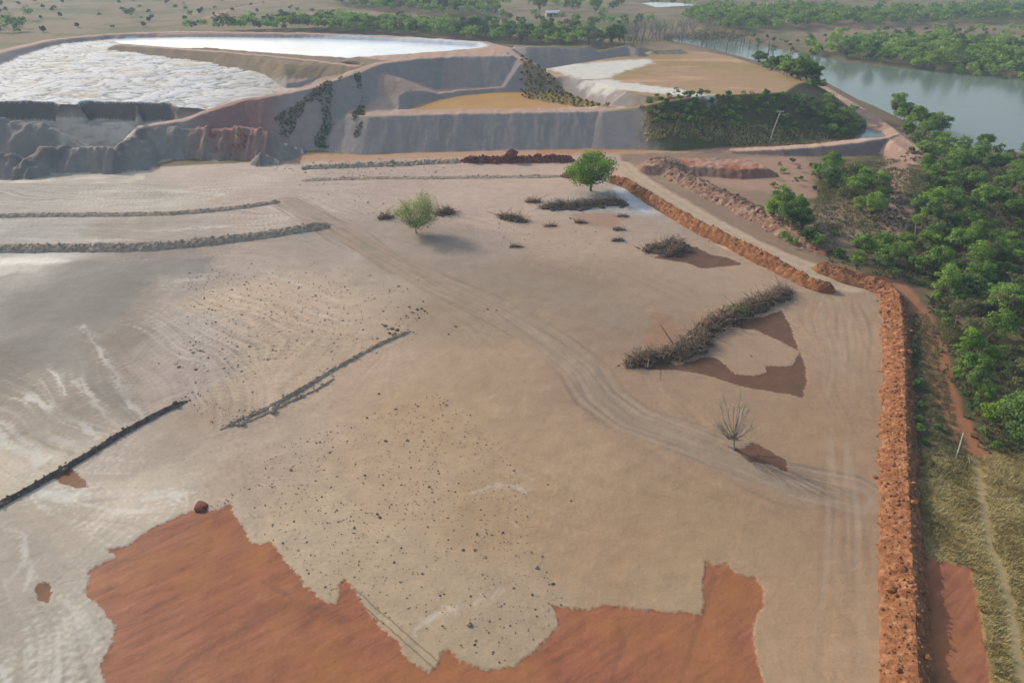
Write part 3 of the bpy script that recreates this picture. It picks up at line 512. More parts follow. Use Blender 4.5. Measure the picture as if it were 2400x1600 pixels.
def berm(name, label, cat, pts, hw, ht, mats, st=.25, nu=17, rough=.3, clods=0, group=None, z0=None, skew=0, ends=1.5, cs=.16):
    """a ridge of pushed-up earth along a line given by photo points"""
    L = PP(pts) if z0 is None else np.array([P(p[0], p[1], z0) for p in pts])
    L, t = resample(L, st); L = smooth(L, int(1.5/st)); T = np.gradient(L, axis=0); T /= np.linalg.norm(T, axis=1)[:, None]; Nn = np.stack([T[:, 1], -T[:, 0]], 1)
    u = np.linspace(-1, 1, nu); e = np.clip(np.minimum(t, t[-1]-t)/ends, 0, 1)**.6
    w = hw*(1+.32*fbm(t*.28, t*0+len(label), 3))*(.4+.6*e); h = ht*(1+.3*fbm(t*.5, t*0+3.3, 3))*e
    X = L[:, 0][:, None]+Nn[:, 0][:, None]*u*w[:, None]; Y = L[:, 1][:, None]+Nn[:, 1][:, None]*u*w[:, None]
    prof = np.clip(1-np.abs(u-skew*(1-np.abs(u)))**1.35, 0, 1)
    base = H(X.ravel(), Y.ravel()).reshape(X.shape)
    Z = base+h[:, None]*prof+rough*(fbm(X*1.3, Y*1.3, 4)+.5*np.abs(perlin(X*3.1, Y*3.1)))*np.minimum(1, prof*2.2)*e[:, None]*ht-.10*(np.abs(u) > .97)
    n, m = X.shape; k = np.arange(n*m).reshape(n, m); Q = np.stack([k[:-1, :-1], k[1:, :-1], k[1:, 1:], k[:-1, 1:]], -1).reshape(-1, 4)[:, ::-1]
    V = [np.stack([X.ravel(), Y.ravel(), Z.ravel()], 1)]; F3 = []
    o = n*m; g = np.random.default_rng(len(label))
    for c in range(clods):
        a = g.integers(0, n); b = int(np.clip(g.normal(nu/2, nu/3.2), 0, nu-1)); s = cs*g.lognormal(-.3, .62)
        v = lump(g.uniform(0, 99))*s+[X[a, b]+g.normal(0, .15), Y[a, b]+g.normal(0, .15), Z[a, b]+.25*s]; V.append(v); F3.append(ICF+o); o += len(v)
    me = mesh_np(name, np.concatenate(V), [Q]+([np.concatenate(F3)] if F3 else []), mats, smooth=False)
    return tag(link(name, me), label, cat, group)
berm('earth_berm', 'long orange-red earth berm running straight beside the green wood and dry grass', 'berm',
     [(1868,618),(1935,640),(1990,654),(2030,668),(2050,690),(2058,740),(2062,850),(2062,1000),(2066,1150),(2072,1300),(2078,1450),(2084,1600),(2096,1800)], 2.0, 1.45, M['red'], st=.13, nu=27, rough=.13, clods=5200, cs=.075, skew=-.3)
berm('earth_berm', 'red earth berm edging the haul road beside the tall leafy tree', 'berm',
     [(1398,415),(1440,428),(1500,468),(1600,528),(1700,578),(1760,608),(1810,632),(1850,652),(1885,666),(1918,668)], 1.4, 1.65, M['red'], st=.2, nu=17, rough=.14, clods=1100, cs=.08)
berm('earth_windrow', 'dark red windrow of loose earth at the foot of the grey embankment', 'windrow', [(1065,371),(1150,372),(1230,370),(1318,369)], 1.6, 1.25, M['dark_red'], st=.3, rough=.45, clods=260, cs=.3)
berm('earth_windrow', 'thin grey windrow of rubble trailing from the dark red one', 'windrow', [(690,386),(760,384),(850,380),(930,378),(1000,373),(1060,372)], 1.6, .6, M['grey'], st=.3, rough=.6, clods=110, cs=.2)
berm('earth_windrow', 'faint low grey windrow on the pale mud in front of the rubble', 'windrow', [(690,415),(800,410),(900,409),(1010,409),(1100,407),(1190,406),(1290,405)], 1.3, .32, M['grey'], st=.3, rough=.5, clods=60, cs=.18)
berm('earth_windrow', 'short red-brown mound of earth touching the tall leafy tree', 'mound', [(1288,405),(1310,406),(1350,409),(1385,412)], 1.5, 1.0, M['dark_red'], st=.25, rough=.4, clods=90, cs=.22)
berm('earth_windrow', 'slim grey windrow ending beside the wheel tracks under the dam', 'windrow', [(-160,503),(0,497),(120,494),(260,494),(390,491),(480,485),(560,476),(645,463)], 1.2, .5, M['grey'], st=.25, rough=.25, clods=260, cs=.09)
berm('earth_windrow', 'thick clumpy grey windrow curving across the wet pale flats', 'windrow', [(-160,572),(0,573),(150,572),(300,571),(400,565),(500,556),(600,543),(700,527),(758,517)], 1.75, .95, M['grey'], st=.2, nu=19, rough=.24, clods=700, cs=.09)
berm('mud_ridge', 'long thin ridge of dark clods near the cluster of black lumps', 'mud ridge', [(942,760),(890,782),(830,812),(760,852),(690,895),(620,935),(560,962),(508,985)], .42, .3, M['grey'], st=.16, nu=11, rough=.5, clods=240, cs=.10)
berm('mud_ridge', 'short broken ridge of clods parallel to a longer thin ridge', 'mud ridge', [(765,872),(720,898),(660,926),(600,955),(535,980)], .3, .16, M['grey'], st=.16, nu=9, rough=.8, clods=160, cs=.09)
berm('mud_ridge', 'near-black wet mud ridge crossing the pale streaked flats', 'mud ridge', [(432,920),(390,938),(330,968),(270,1002),(210,1040),(150,1076),(80,1118),(0,1160),(-120,1228)], .5, .42, M['wet'], st=.13, nu=13, rough=.3, clods=160, cs=.09)
berm('rubble_bank', 'rough bank of red and brown rubble along the far side of the haul road', 'rubble bank', [(1506,378),(1530,392),(1570,410),(1628,440),(1706,475),(1780,514),(1850,552),(1890,578)], 3.9, .65, M['rubble'], st=.3, nu=21, rough=.6, clods=1300, cs=.15)
def rock(me, name, px, py, s, label, cat, group=None, mat=None):
    x, y = P(px, py); z = float(H(x, y)[0]); o = link(name, me, None, (x, y, z+.05*s), random.uniform(0, 6.3), (s, s*random.uniform(.75, 1.15), s*random.uniform(.7, 1.1)))
    return tag(o, label, cat, group)
ROCKS = [mesh_np('clod', lump(k*1.7+.4), ICF, M['clod']) for k in range(6)]
BIGR = [mesh_np('mound', lump(k*2.3+9, IC2V, .22)*[1.1, .95, .5], IC2F, M[m]) for k, m in enumerate(('litter', 'dark_red', 'clod'))]
rock(BIGR[1], 'earth_mound', 461, 1163, .85, 'round dark red mound on the upper edge of the big red patch', 'mound')
clods = []
for p in [(885,748,.42),(900,755,.5),(878,745,.3),(905,768,.62),(912,758,.45),(895,765,.35),(940,705,.3),(958,712,.42),(968,709,.35),(975,715,.3),(948,718,.28),(962,730,.3),(915,657,.34),(972,693,.3),(1046,750,.3),(1030,768,.24),(880,715,.26),(443,810,.33),(411,843,.34),(365,835,.2),(555,852,.26),(545,796,.24),(487,712,.24),(533,665,.26),(495,740,.26),
          (885,1012,.33),(870,905,.26),(960,933,.22),(668,1078,.3),(838,1090,.2),(872,1188,.28),(866,1180,.22),(1258,1113,.18),(1311,1150,.18),(1095,1225,.24),(1064,1262,.22),(1090,1262,.22),(1155,1222,.2),(1270,1340,.22),(1725,818,.26),(1420,840,.3),(905,1292,.2),(1180,1350,.18),(1090,1480,.2),(757,1038,.22),(1120,710,.25),(1140,712,.22)]: clods.append(p)
g = np.random.default_rng(12)
def cl(poly, n, s0, s1):
    poly = np.array(poly, float); lo, hi = poly.min(0), poly.max(0); k = 0
    while k < n:
        q = lo+(hi-lo)*g.random(2)
        if sd_poly(np.array([q[0]]), np.array([q[1]]), poly, 1e4)[0] < 0: clods.append((*q, s0+(s1-s0)*g.random()**2.5)); k += 1
cl([(430,620),(560,590),(640,600),(700,650),(860,660),(880,740),(800,800),(650,850),(520,860),(430,850),(410,760)], 105, .1, .26)
cl([(560,1108),(565,1120),(530,1150),(480,1172),(440,1172),(440,1160),(520,1140)], 34, .05, .13)
cl([(590,1030),(780,1010),(900,1000),(1000,1010),(1050,1130),(900,1300),(800,1290),(680,1240),(600,1200),(560,1110)], 95, .06, .17)
cl([(900,1300),(1250,1330),(1290,1420),(1200,1500),(1050,1480),(950,1440)], 60, .06, .16)
clods = clods[:300]
for i, p in enumerate(clods):
    big = p[2] > .28
    rock(ROCKS[i % 6], 'mud_clod', p[0], p[1], p[2]*.78, ('large dark clod of earth lying on the pale dried mud' if big else 'small dark clod scattered on the pale dried mud'), 'clod', 'large dark clods on the mud' if big else 'small dark clods on the mud')
# crumbs too small and too many to count
V, F, o = [], [], 0
for poly, n in (([(430,600),(700,600),(960,640),(980,780),(800,830),(520,980),(400,880),(400,760)], 700), ([(540,1110),(650,1020),(1000,900),(1150,1000),(1300,1380),(1280,1430),(1150,1525),(1050,1500),(900,1450),(760,1370),(640,1250),(590,1240)], 2300), ([(430,620),(800,640),(860,780),(520,850),(430,800)], 500), ([(640,372),(1000,360),(1060,380),(1000,400),(700,410),(620,390)], 320), ([(680,420),(850,420),(1000,490),(1300,470),(1460,560),(1300,600),(860,500),(700,470)], 260), ([(880,760),(960,700),(985,720),(900,775)], 60), ([(390,905),(470,900),(560,960),(500,985),(430,930)], 120)):
    poly = PP(poly); lo, hi = poly.min(0), poly.max(0); q = lo+(hi-lo)*g.random((n*4, 2)); q = q[sd_poly(q[:, 0], q[:, 1], poly, 1e3) < 0][:int(n*.7)]; zz = H(q[:, 0], q[:, 1])
    for (x, y), z in zip(q, zz): s = .05*g.lognormal(0, .4)*(1+.012*max(0, y-60)); V.append(lump(g.uniform(0, 50))*s+[x, y, z+.2*s]); F.append(ICF+o); o += len(ICV)
tag(link('mud_crumbs', mesh_np('mud_crumbs', np.concatenate(V), np.concatenate(F), M['crumb'])), kind='stuff')

# ------------------------------------------------------------------ branches, leaves, trees
class Tubes:
    def __init__(s): s.V = []; s.F = []; s.n = 0
    def seg(s, a, b, ra, rb, k=5):
        a = np.asarray(a, float); b = np.asarray(b, float); d = b-a; d /= np.linalg.norm(d)+1e-9; u = np.cross(d, [.3, .2, .93]); u /= np.linalg.norm(u)+1e-9; w = np.cross(d, u)
        t = np.arange(k)*2*PI/k; c = np.cos(t)[:, None]*u+np.sin(t)[:, None]*w
        s.V += [a+c*ra, b+c*rb]; i = np.arange(k); j = (i+1) % k
        s.F.append(np.stack([i, j, j+k, i+k], 1)+s.n); s.n += 2*k
    def path(s, pts, r0, r1, k=5):
        n = len(pts)-1
        for i in range(n): s.seg(pts[i], pts[i+1], r0+(r1-r0)*i/n, r0+(r1-r0)*(i+1)/n, k)
    def mesh(s, name, mat): return mesh_np(name, np.concatenate(s.V), np.concatenate(s.F), mat, smooth=True)
def leaves(C, size, out, g, tone, flat=.6):
    n = len(C); nr = out+g.normal(0, flat, (n, 3)); nr /= np.linalg.norm(nr, axis=1)[:, None]
    a = np.cross(nr, g.normal(0, 1, (n, 3))); a /= np.linalg.norm(a, axis=1)[:, None]; b = np.cross(nr, a); s = (size*g.uniform(.6, 1.4, n))[:, None]
    V = np.stack([C-a*s, C-b*s*.62, C+a*s, C+b*s*.62], 1).reshape(-1, 3); return V, np.arange(4*n).reshape(n, 4), np.repeat(tone, 4)
def crown_tree(seed, h, r, trunk_h, nclump, nleaf, leaf, flat_top=.8, trunk_r=.10, multi=1, lean=.1, twigs=0):
    """trunk mesh and crown arrays: limbs lead out to leaf clumps spread through the crown's volume"""
    g = np.random.default_rng(seed); T = Tubes(); tops = []
    cz = trunk_h+(h-trunk_h)*.5; rz = (h-trunk_h)*.55
    for m in range(multi):
        b = np.array([g.normal(0, .12*multi*.6), g.normal(0, .12*multi*.6), -.15]); t = np.array([g.normal(0, lean)*h*.4, g.normal(0, lean)*h*.4, trunk_h*g.uniform(.8, 1.1)])
        T.path([b, b*.5+t*.5+g.normal(0, .05, 3), t], trunk_r, trunk_r*.65, 6); tops.append(t)
    cs = []
    while len(cs) < nclump:
        q = g.normal(0, 1, 3); q /= np.linalg.norm(q); q *= g.uniform(.35, 1)**.5
        if q[2] < -.55: continue
        cs.append(q*[r*.82, r*.82, rz*flat_top]+[0, 0, cz]+g.normal(0, .08*r, 3))
    C, O, Tn = [], [], []
    for q in cs:
        t = tops[g.integers(0, len(tops))]; mid = t*.45+q*.55+g.normal(0, .06*r, 3)-[0, 0, .05*h]
        T.path([t, mid, q], trunk_r*.5, trunk_r*.12, 4)
        for _ in range(twigs):
            d = q-[0, 0, trunk_h*.6]; d = d/np.linalg.norm(d)+g.normal(0, .45, 3); T.path([q-(q-mid)*g.uniform(0, .5), q+d*r*g.uniform(.12, .32)], .016, .009, 3)
        cr = r*g.uniform(.26, .46); k = int(nleaf/nclump*(cr/(.36*r))**2); d = g.normal(0, 1, (k, 3)); d /= np.linalg.norm(d, axis=1)[:, None]; d[:, 2] = np.where(d[:, 2] < -.35, -d[:, 2], d[:, 2])
        C.append(q+d*cr*(g.uniform(.45, 1.08, (k, 1)))*[1, 1, .75]); O.append(d*.8+[0, 0, .35]); Tn.append(np.clip(g.uniform(.15, .85)+g.normal(0, .16, k), 0, 1)*.9)
    return T, leaves(np.concatenate(C), leaf, np.concatenate(O), g, np.concatenate(Tn))
class Proto: pass
def proto(mat, bark, lo=None, **kw):
    p = Proto(); T, (V, F, t) = crown_tree(**kw); p.trunk = T.mesh('trunk', M[bark]); p.crown = mesh_np('crown', V, F, M[mat], t); p.h = kw['h']; p.mat = mat; p.r = kw['r']
    k2 = dict(kw); k2['nleaf'] = lo or 300; k2['leaf'] = kw['leaf']*2.3; _, p.far = crown_tree(**k2); return p
KIN = {'tree': [proto('leaf', 'bark', seed=11+k, h=5.0+.5*k, r=2.0+.15*k, trunk_h=1.3, nclump=30, nleaf=3300, leaf=.135) for k in range(3)]
             + [proto('leaf_dark', 'bark', seed=31+k, h=4.8+.6*k, r=2.2, trunk_h=1.2, nclump=28, nleaf=3300, leaf=.14) for k in range(2)],
       'bright': [proto('leaf_bright', 'bark', seed=51+k, h=4.2, r=1.8, trunk_h=.9, nclump=26, nleaf=3000, leaf=.13) for k in range(2)],
       'bush': [proto('leaf', 'bark', seed=71+k, h=2.0, r=1.25, trunk_h=.25, nclump=15, nleaf=800, leaf=.14, multi=3, trunk_r=.05) for k in range(2)]+[proto('leaf_dark', 'bark', seed=77, h=2.2, r=1.3, trunk_h=.3, nclump=15, nleaf=800, leaf=.15, multi=3, trunk_r=.05)],
       'olive': [proto('leaf_dry', 'pale_bark', seed=85+k, h=4.8, r=1.9, trunk_h=1.6, nclump=18, nleaf=1100, leaf=.15, lean=.2) for k in range(2)],
       'dry': [proto('leaf_dry', 'bark', seed=91+k, h=2.2, r=1.2, trunk_h=.3, nclump=14, nleaf=420, leaf=.12, multi=4, trunk_r=.05) for k in range(2)]}
WANT = []          # (kind, x, y, z, scale, label, group)
def scatter(kinds, polys, spacing, s0, s1, label, group, z=None, n=9999, seed=1, avoid=None):
    g = np.random.default_rng(seed); taken = []
    poly = PP(polys) if z is None else np.array([P(a, b, z) for a, b in polys]); lo, hi = poly.min(0), poly.max(0)
    cells = {}; tries = int(8*(hi-lo).prod()/spacing**2)
    q = lo+(hi-lo)*g.random((min(tries, 120000), 2)); q = q[sd_poly(q[:, 0], q[:, 1], poly, 1e4) < 0]
    for x, y in q:
        c = (int(x//spacing), int(y//spacing))
        if any((x-u)**2+(y-v)**2 < spacing**2 for i in (-1, 0, 1) for j in (-1, 0, 1) for u, v in cells.get((c[0]+i, c[1]+j), ())): continue
        cells.setdefault(c, []).append((x, y)); taken.append((x, y))
        if len(taken) >= n: break
    if not taken: return
    t = np.array(taken); zz = H(t[:, 0], t[:, 1])
    for (x, y), h in zip(taken, zz): 
        k = kinds[g.integers(0, len(kinds))]; WANT.append((k, x, y, float(h), g.uniform(s0, s1), label, group))
def zone(mix, polys, spacing, s0, s1, where, z=None, n=9999, seed=1):
    """mix: list of kinds; each kind in a zone has one label, true of each of its members"""
    i0 = len(WANT); scatter(mix, polys, spacing, s0, s1, None, None, z, n, seed)
    look = {'tree': 'full green leafy tree', 'bright': 'bright yellow-green young tree', 'bush': 'rounded low green bush', 'olive': 'dull olive thin-crowned tree', 'dry': 'thin grey-green dry shrub'}
    for i in range(i0, len(WANT)):
        w = WANT[i]; WANT[i] = (*w[:5], f'{look[w[0]]} {where}', f'{w[0]}s {where}')
TB = ['tree', 'tree', 'bright', 'tree', 'olive', 'tree', 'bright', 'olive']
zone(TB+['bush', 'bush', 'dry'], [(2120,372),(2200,362),(2360,372),(2520,400),(2620,1000),(2380,1055),(2272,1010),(2225,900),(2195,800),(2160,730),(2120,655),(2100,590),(2090,500),(2110,430)], 2.25, .5, 1.05, 'in the dense wood along the river')
zone(['bush', 'dry', 'bush'], [(2150,690),(2200,790),(2232,890),(2270,990),(2300,1050),(2260,1035),(2222,930),(2180,800),(2140,700)], 1.5, .45, .8, 'fringing the wood beside the red path', seed=2)
zone(TB, [(1880,372),(1925,380),(2015,420),(2030,470),(2010,515),(1950,490),(1895,450),(1870,400)], 3.2, .65, .95, 'in the clump between the mound and the pink clearing', seed=3)
zone(['tree', 'bright'], [(1770,500),(1830,500),(1850,545),(1800,545),(1765,530)], 2.6, .8, 1.05, 'in the tall clump above the haul road', seed=4)
zone(['bush', 'dry'], [(1800,545),(1870,540),(1885,575),(1840,575),(1790,555)], 2.2, .8, 1.2, 'at the foot of the tall clump above the haul road', seed=5)
zone(['tree', 'tree', 'bush'], [(1920,590),(2010,570),(2100,580),(2110,640),(2050,640),(1960,622)], 2.3, .5, .85, 'behind the corner of the red berm', seed=6)
zone(['dry', 'bush', 'dry'], [(1900,520),(2000,510),(2080,540),(2070,580),(1960,570),(1900,560)], 2.8, .4, .8, 'on the rough ground above the red berm corner', seed=7)
zone(['dry', 'bush'], [(1780,372),(1860,372),(1880,440),(1760,430)], 4, .4, .7, 'on the bare ground behind the red shelf', seed=17, n=14)
zone(['bush', 'dry', 'bush'], [(2090,750),(2108,745),(2130,870),(2160,1000),(2190,1050),(2115,1070),(2102,1000),(2095,880)], 1.7, .28, .5, 'on the strip between the berm and the red path', seed=8)
zone(['tree', 'tree', 'bright', 'bush'], [(2050,250),(2090,262),(2160,300),(2165,325),(2110,325),(2060,290)], 3., .75, 1.25, 'on the spit between shore road and river', seed=9)
zone(['tree', 'bush'], [(2060,338),(2180,342),(2260,352),(2360,360),(2360,378),(2130,375),(2090,370)], 2.8, .6, 1., 'along the near river shore', seed=10)
zone(['tree', 'tree', 'bush'], [(1738,163),(1790,172),(1850,193),(1890,210),(1860,212),(1800,195),(1745,175)], 3.0, 1.0, 1.5, 'on the bank behind the brown plateau', z=8, seed=11)
zone(['bush', 'dry', 'bush', 'bush'], [(1480,236,9.0),(1560,227,9.6),(1700,223,9.8),(1860,215,9.8),(1925,225,7.5),(1965,262,4),(1985,290,1.5),(1960,318,.2),(1850,322,0),(1650,326,0),(1500,330,0),(1468,315,1)], 1.9, .5, 1.0, 'covering the slope below the brown plateau', seed=12)
zone(['tree', 'bush', 'tree'], [(1895,225,8),(1935,240,6),(1975,275,2.5),(1985,295,1),(1950,318,0),(1900,320,0),(1890,275,4)], 2.4, .5, .8, 'massed at the end of the scrubby slope', seed=13)
zone(['bush', 'bush', 'dry'], [(1500,236),(1550,226),(1660,222),(1760,216),(1860,212),(1870,218),(1700,228),(1480,240)], 4.5, .25, .45, 'along the crest of the scrubby slope', z=10, seed=14)
zone(['dry'], [(1195,180),(1245,188),(1330,215),(1400,240),(1385,245),(1320,232),(1260,222),(1195,212)], 1.6, .28, .5, 'on the slope above the ochre pond', z=7.8, seed=15)
# beyond: belts behind the dam, the far river bank, the pasture
zone(TB, [(410,78),(560,70),(760,64),(900,62),(1050,72),(1150,85),(1290,88),(1400,96),(1470,106),(1400,112),(1230,106),(1080,96),(900,84),(700,78),(500,76)], 4.0, 1.0, 1.75, 'in the belt of trees behind the dam', seed=21)
zone(TB, [(760,4),(900,6),(1050,20),(1150,34),(1140,46),(1000,42),(880,30),(780,18)], 6.0, 1.2, 2.1, 'in the second belt across the pasture', seed=22)
zone(['tree'], [(1150,14),(1260,10),(1420,8),(1440,30),(1380,46),(1260,40),(1160,30)], 16, 1.4, 2.4, 'dotted over the far pasture', seed=23, n=34)
zone(['bush', 'tree', 'dry'], [(-150,10),(350,5),(700,10),(760,60),(400,66),(-150,95)], 11, .7, 1.5, 'scattered over the dry pasture', seed=24, n=75)
zone(['tree', 'bush'], [(-80,66),(50,62),(60,80),(-80,88)], 6, .9, 1.4, 'grouped at the pasture edge', seed=25)
zone(['tree', 'tree', 'bright'], [(1560,46),(1640,36),(1800,30),(2000,38),(2200,36),(2500,20),(2500,56),(2200,58),(2000,66),(1800,74),(1680,82),(1600,66)], 5.2, 1.0, 1.8, 'in the woods across the river', seed=26)
zone(['tree', 'bright', 'bush'], [(1850,120),(1920,112),(2060,100),(2200,104),(2400,112),(2640,150),(2640,226),(2400,186),(2200,165),(2060,150),(1940,134)], 3.7, .95, 1.5, 'in the wood lining the far river bank', seed=27)
zone(['bush', 'dry', 'tree'], [(1690,88),(1840,98),(1960,80),(2200,72),(2500,75),(2500,110),(2200,104),(1920,112),(1850,124),(1760,108)], 7, .7, 1.3, 'dotted over the flats across the river', seed=28, n=190)
zone(['tree', 'bush', 'olive'], [(1150,50),(1290,52),(1440,56),(1500,66),(1400,76),(1250,72),(1150,64)], 9, .9, 1.5, 'on the slope behind the tree belt', seed=31)
zone(['tree', 'olive'], [(-200,-6),(700,-12),(1150,-10),(1150,2),(700,2),(-200,6)], 24, 1.2, 2., 'along the top of the dry pasture', seed=32)
zone(['tree'], [(1480,-4),(1700,-8),(2400,-20),(2400,14),(2000,22),(1640,20),(1500,30)], 14, 1.2, 2.2, 'in the farthest woods', seed=29, n=130)
# the largest of each kind become things with trunk and crown; the rest one mass per place
HI = 290
def size_in_view(w):
    return w[4]*KIN[w[0]][0].h/math.sqrt(w[1]**2+w[2]**2+CAM_H**2)*(1 if abs(w[1]) < .80*w[2]+12 else .05)
pools = {'trees': [w for w in WANT if w[0] in ('tree', 'bright', 'olive')], 'shrubs': [w for w in WANT if w[0] in ('bush', 'dry')]}
MASS = {}
for nm, pool in pools.items():
    pool.sort(key=size_in_view, reverse=True)
    for i, w in enumerate(pool):
        k, x, y, z, s, label, group = w; pr = KIN[k][random.randrange(len(KIN[k]))]; rz = random.uniform(0, 6.28); sz = random.uniform(.85, 1.15)
        if i < HI:
            name, cat = ('tree', 'tree') if nm == 'trees' else ('shrub', 'shrub')
            if nm == 'trees':
                root = link(name, None, None, (x, y, z), rz, (s*random.uniform(.9, 1.15), s*random.uniform(.9, 1.15), s*sz)); root.empty_display_size = .3
                link('trunk', pr.trunk, root); link('crown', pr.crown, root)
            else: root = link(name, pr.crown, None, (x, y, z), rz, (s*1.05, s, s*sz))
            tag(root, label, cat, group)
        else: MASS.setdefault((group.split(' ', 1)[1], pr.mat), []).append((pr.far, x, y, z, s, rz))
for (where, mat), L in MASS.items():
    Vs, Fs, Ts, o = [], [], [], 0
    for (V, F, t), x, y, z, s, rz in L:
        c, sn = math.cos(rz), math.sin(rz); v = np.stack([V[:, 0]*c-V[:, 1]*sn, V[:, 0]*sn+V[:, 1]*c, V[:, 2]], 1)*s+[x, y, z]
        Vs.append(v); Fs.append(F+o); Ts.append(np.clip(t*.8+random.uniform(0, .4), 0, 1.3)); o += len(v)
    tag(link('woodland', mesh_np('woodland', np.concatenate(Vs), np.concatenate(Fs), M[mat], np.concatenate(Ts))), kind='stuff')

# ------------------------------------------------------------------ the lone trees on the mud
def branching(seed, h, spread, levels, r0, split=3, tk=.35):
    g = np.random.default_rng(seed); T = Tubes(); tips = []
    def grow_(p, d, L, r, lv):
        n = 3; pts = [p]
        for i in range(n):
            d = d+g.normal(0, .12, 3); d /= np.linalg.norm(d); pts.append(pts[-1]+d*L/n)
        T.path(pts, r, r*.62, 6 if lv == levels else 4)
        if lv == 0: tips.append((pts[-1], d)); return
        for k in range(split+(lv == levels)):
            a = g.uniform(0, 2*PI); nd = d+spread*np.array([math.cos(a), math.sin(a), g.uniform(-.05, .45)]); nd /= np.linalg.norm(nd)
            grow_(pts[-1] if k < 2 else pts[2], nd, L*g.uniform(.62, .85), r*.58, lv-1)
    grow_(np.array([0, 0, -.2]), np.array([0, 0, 1.]), h*tk, r0, levels); return T, tips, g
def fit(T, V, w, h):
    A = np.concatenate(T.V); q = np.concatenate([A, V]); sx = w/np.percentile(np.hypot(q[:, 0], q[:, 1]), 97)/2; sz = h/q[:, 2].max(); sc = np.array([sx, sx, sz]); T.V = [v*np.where(np.abs(v).max() > .6, 1, 1)*sc for v in T.V]; return V*sc
def lone(px, py, name, label, T, bark, crown=None, rz=0, s=1):
    x, y = P(px, py); root = link(name, None, None, (x, y, float(H(x, y)[0])), rz, s); root.empty_display_size = .3; tag(root, label, 'tree')
    link('trunk', T.mesh('trunk', M[bark]), root)
    if crown is not None: link('crown', crown, root)
    return root
T, (V, F, t) = crown_tree(seed=5, h=7.7, r=5.5, trunk_h=1.9, nclump=52, nleaf=9500, leaf=.18, flat_top=1.0, trunk_r=.3, lean=.05)
lone(1357, 438, 'tree', 'tall full bright green tree standing alone beside the haul road', T, 'bark', mesh_np('crown', V, F, M['leaf_bright'], t*.75+.1))
T, (V, F, t) = crown_tree(seed=8, h=6.3, r=4.7, trunk_h=1.2, nclump=64, nleaf=5600, leaf=.12, flat_top=.95, trunk_r=.2, lean=.04, twigs=7)
lone(957, 534, 'tree', 'airy pale yellow-green round tree alone on the tan mud', T, 'pale_bark', mesh_np('crown', V, F, M['leaf_pale'], t))
T, (V, F, t) = crown_tree(seed=24, h=6.0, r=2.9, trunk_h=1.5, nclump=40, nleaf=260, leaf=.06, flat_top=1.1, trunk_r=.13, lean=.03, multi=2, twigs=5)
lone(1683, 1030, 'bare_tree', 'slender nearly leafless tree with thin pale twigs beside a red patch', T, 'pale_bark', mesh_np('crown', V, F, M['leaf_pale'], t))

# ------------------------------------------------------------------ heaps of cut brush
def brush(label, pts, hw, ht, n, seed, logs=0, green=0, ln=1.5):
    g = np.random.default_rng(seed); L = PP(pts); L, tt = resample(L, .15); root = link('brush_pile', None, None, (*L[len(L)//2], 0)); root.empty_display_size = .3; tag(root, label, 'brush pile'); oc = np.array([*L[len(L)//2], 0])
    T = Tubes(); e = np.clip(np.minimum(tt, tt[-1]-tt)/max(1., tt[-1]*.15), 0, 1)**.5; k = g.integers(0, len(L), n)
    wv = 1+.45*perlin(tt*.5+seed, tt*0); pos = []
    for i in k:
        u = g.normal(0, .45); a = g.uniform(0, 2*PI); w = hw*wv[i]*(.35+.65*e[i]); p = np.array([L[i, 0]+u*w*math.cos(a), L[i, 1]+u*w*math.sin(a), 0])
        hz_ = ht*wv[i]*e[i]*math.exp(-u*u*1.6); p[2] = hz_*g.uniform(.1, 1); d = g.normal(0, 1, 3); d[2] = abs(d[2])*.55; d /= np.linalg.norm(d); l = ln*g.lognormal(-.3, .4)
        q = p+d*l*.5+g.normal(0, .1, 3); r = .042*g.lognormal(0, .5); T.path([p-oc, q-oc, q+(d+g.normal(0, .35, 3))*l*.5-oc], r, r*.4, 3); pos.append(q)
    link('twigs', T.mesh('twigs', M['twig']), root)
    V, F, o = [], [], 0
    for i in range(0, len(L), 2):
        for j in range(6):
            s = hw*.27*wv[i]*(.4+.6*e[i])*g.lognormal(0, .4); a = g.normal(0, .42, 2)*hw*(.25+.75*e[i]); v = lump(g.uniform(0, 90), ICV, .4)*[s, s, ht*.45*max(.3, e[i])]+[L[i, 0]+a[0]-oc[0], L[i, 1]+a[1]-oc[1], .1]; V.append(v); F.append(ICF+o); o += len(v)
    link('litter', mesh_np('litter', np.concatenate(V), np.concatenate(F), M['litter']), root)
    C = np.array(pos)[g.integers(0, len(pos), n*3)]+g.normal(0, .22, (n*3, 3))-oc; C[:, 2] = np.abs(C[:, 2]); V, F, t = leaves(C, .075, np.tile([0, 0, .5], (len(C), 1)), g, g.uniform(0, .5, len(C)))
    link('dead_leaves', mesh_np('dead_leaves', V, F, M['twig'], t), root)
    if green:
        c0 = L[int(len(L)*green[0])]; C = np.array([*c0, ht*.9])+g.normal(0, 1, (420, 3))*[.9, .7, .35]-oc; V, F, t = leaves(C, .12, np.tile([0, 0, .5], (len(C), 1)), g, g.uniform(.2, 1, len(C))); tag(link('foliage', mesh_np('foliage', V, F, M['leaf'], t), root), 'still green leafy sprig on top of the brush')
    for f, dx, dy, dz, l in (logs or []):
        c0 = L[int((len(L)-1)*f)]; a = np.array([c0[0]+dx, c0[1]+dy, .35])-oc; T2 = Tubes(); T2.path([a, a+[l*.55, l*.4, dz*.6], a+[l*.95, l*.85, dz]], .075, .05, 6); link('log', T2.mesh('log', M['dead']), root)
    return root
brush('long dark heap of cut brush below the red berm corner, green sprig on top', [(1600,778),(1618,764),(1650,742),(1690,725),(1730,705),(1770,690),(1808,668)], 1.7, 1.25, 1700, 1, [(.12, -1.2, -.4, .8, 2.6)], (.45,))
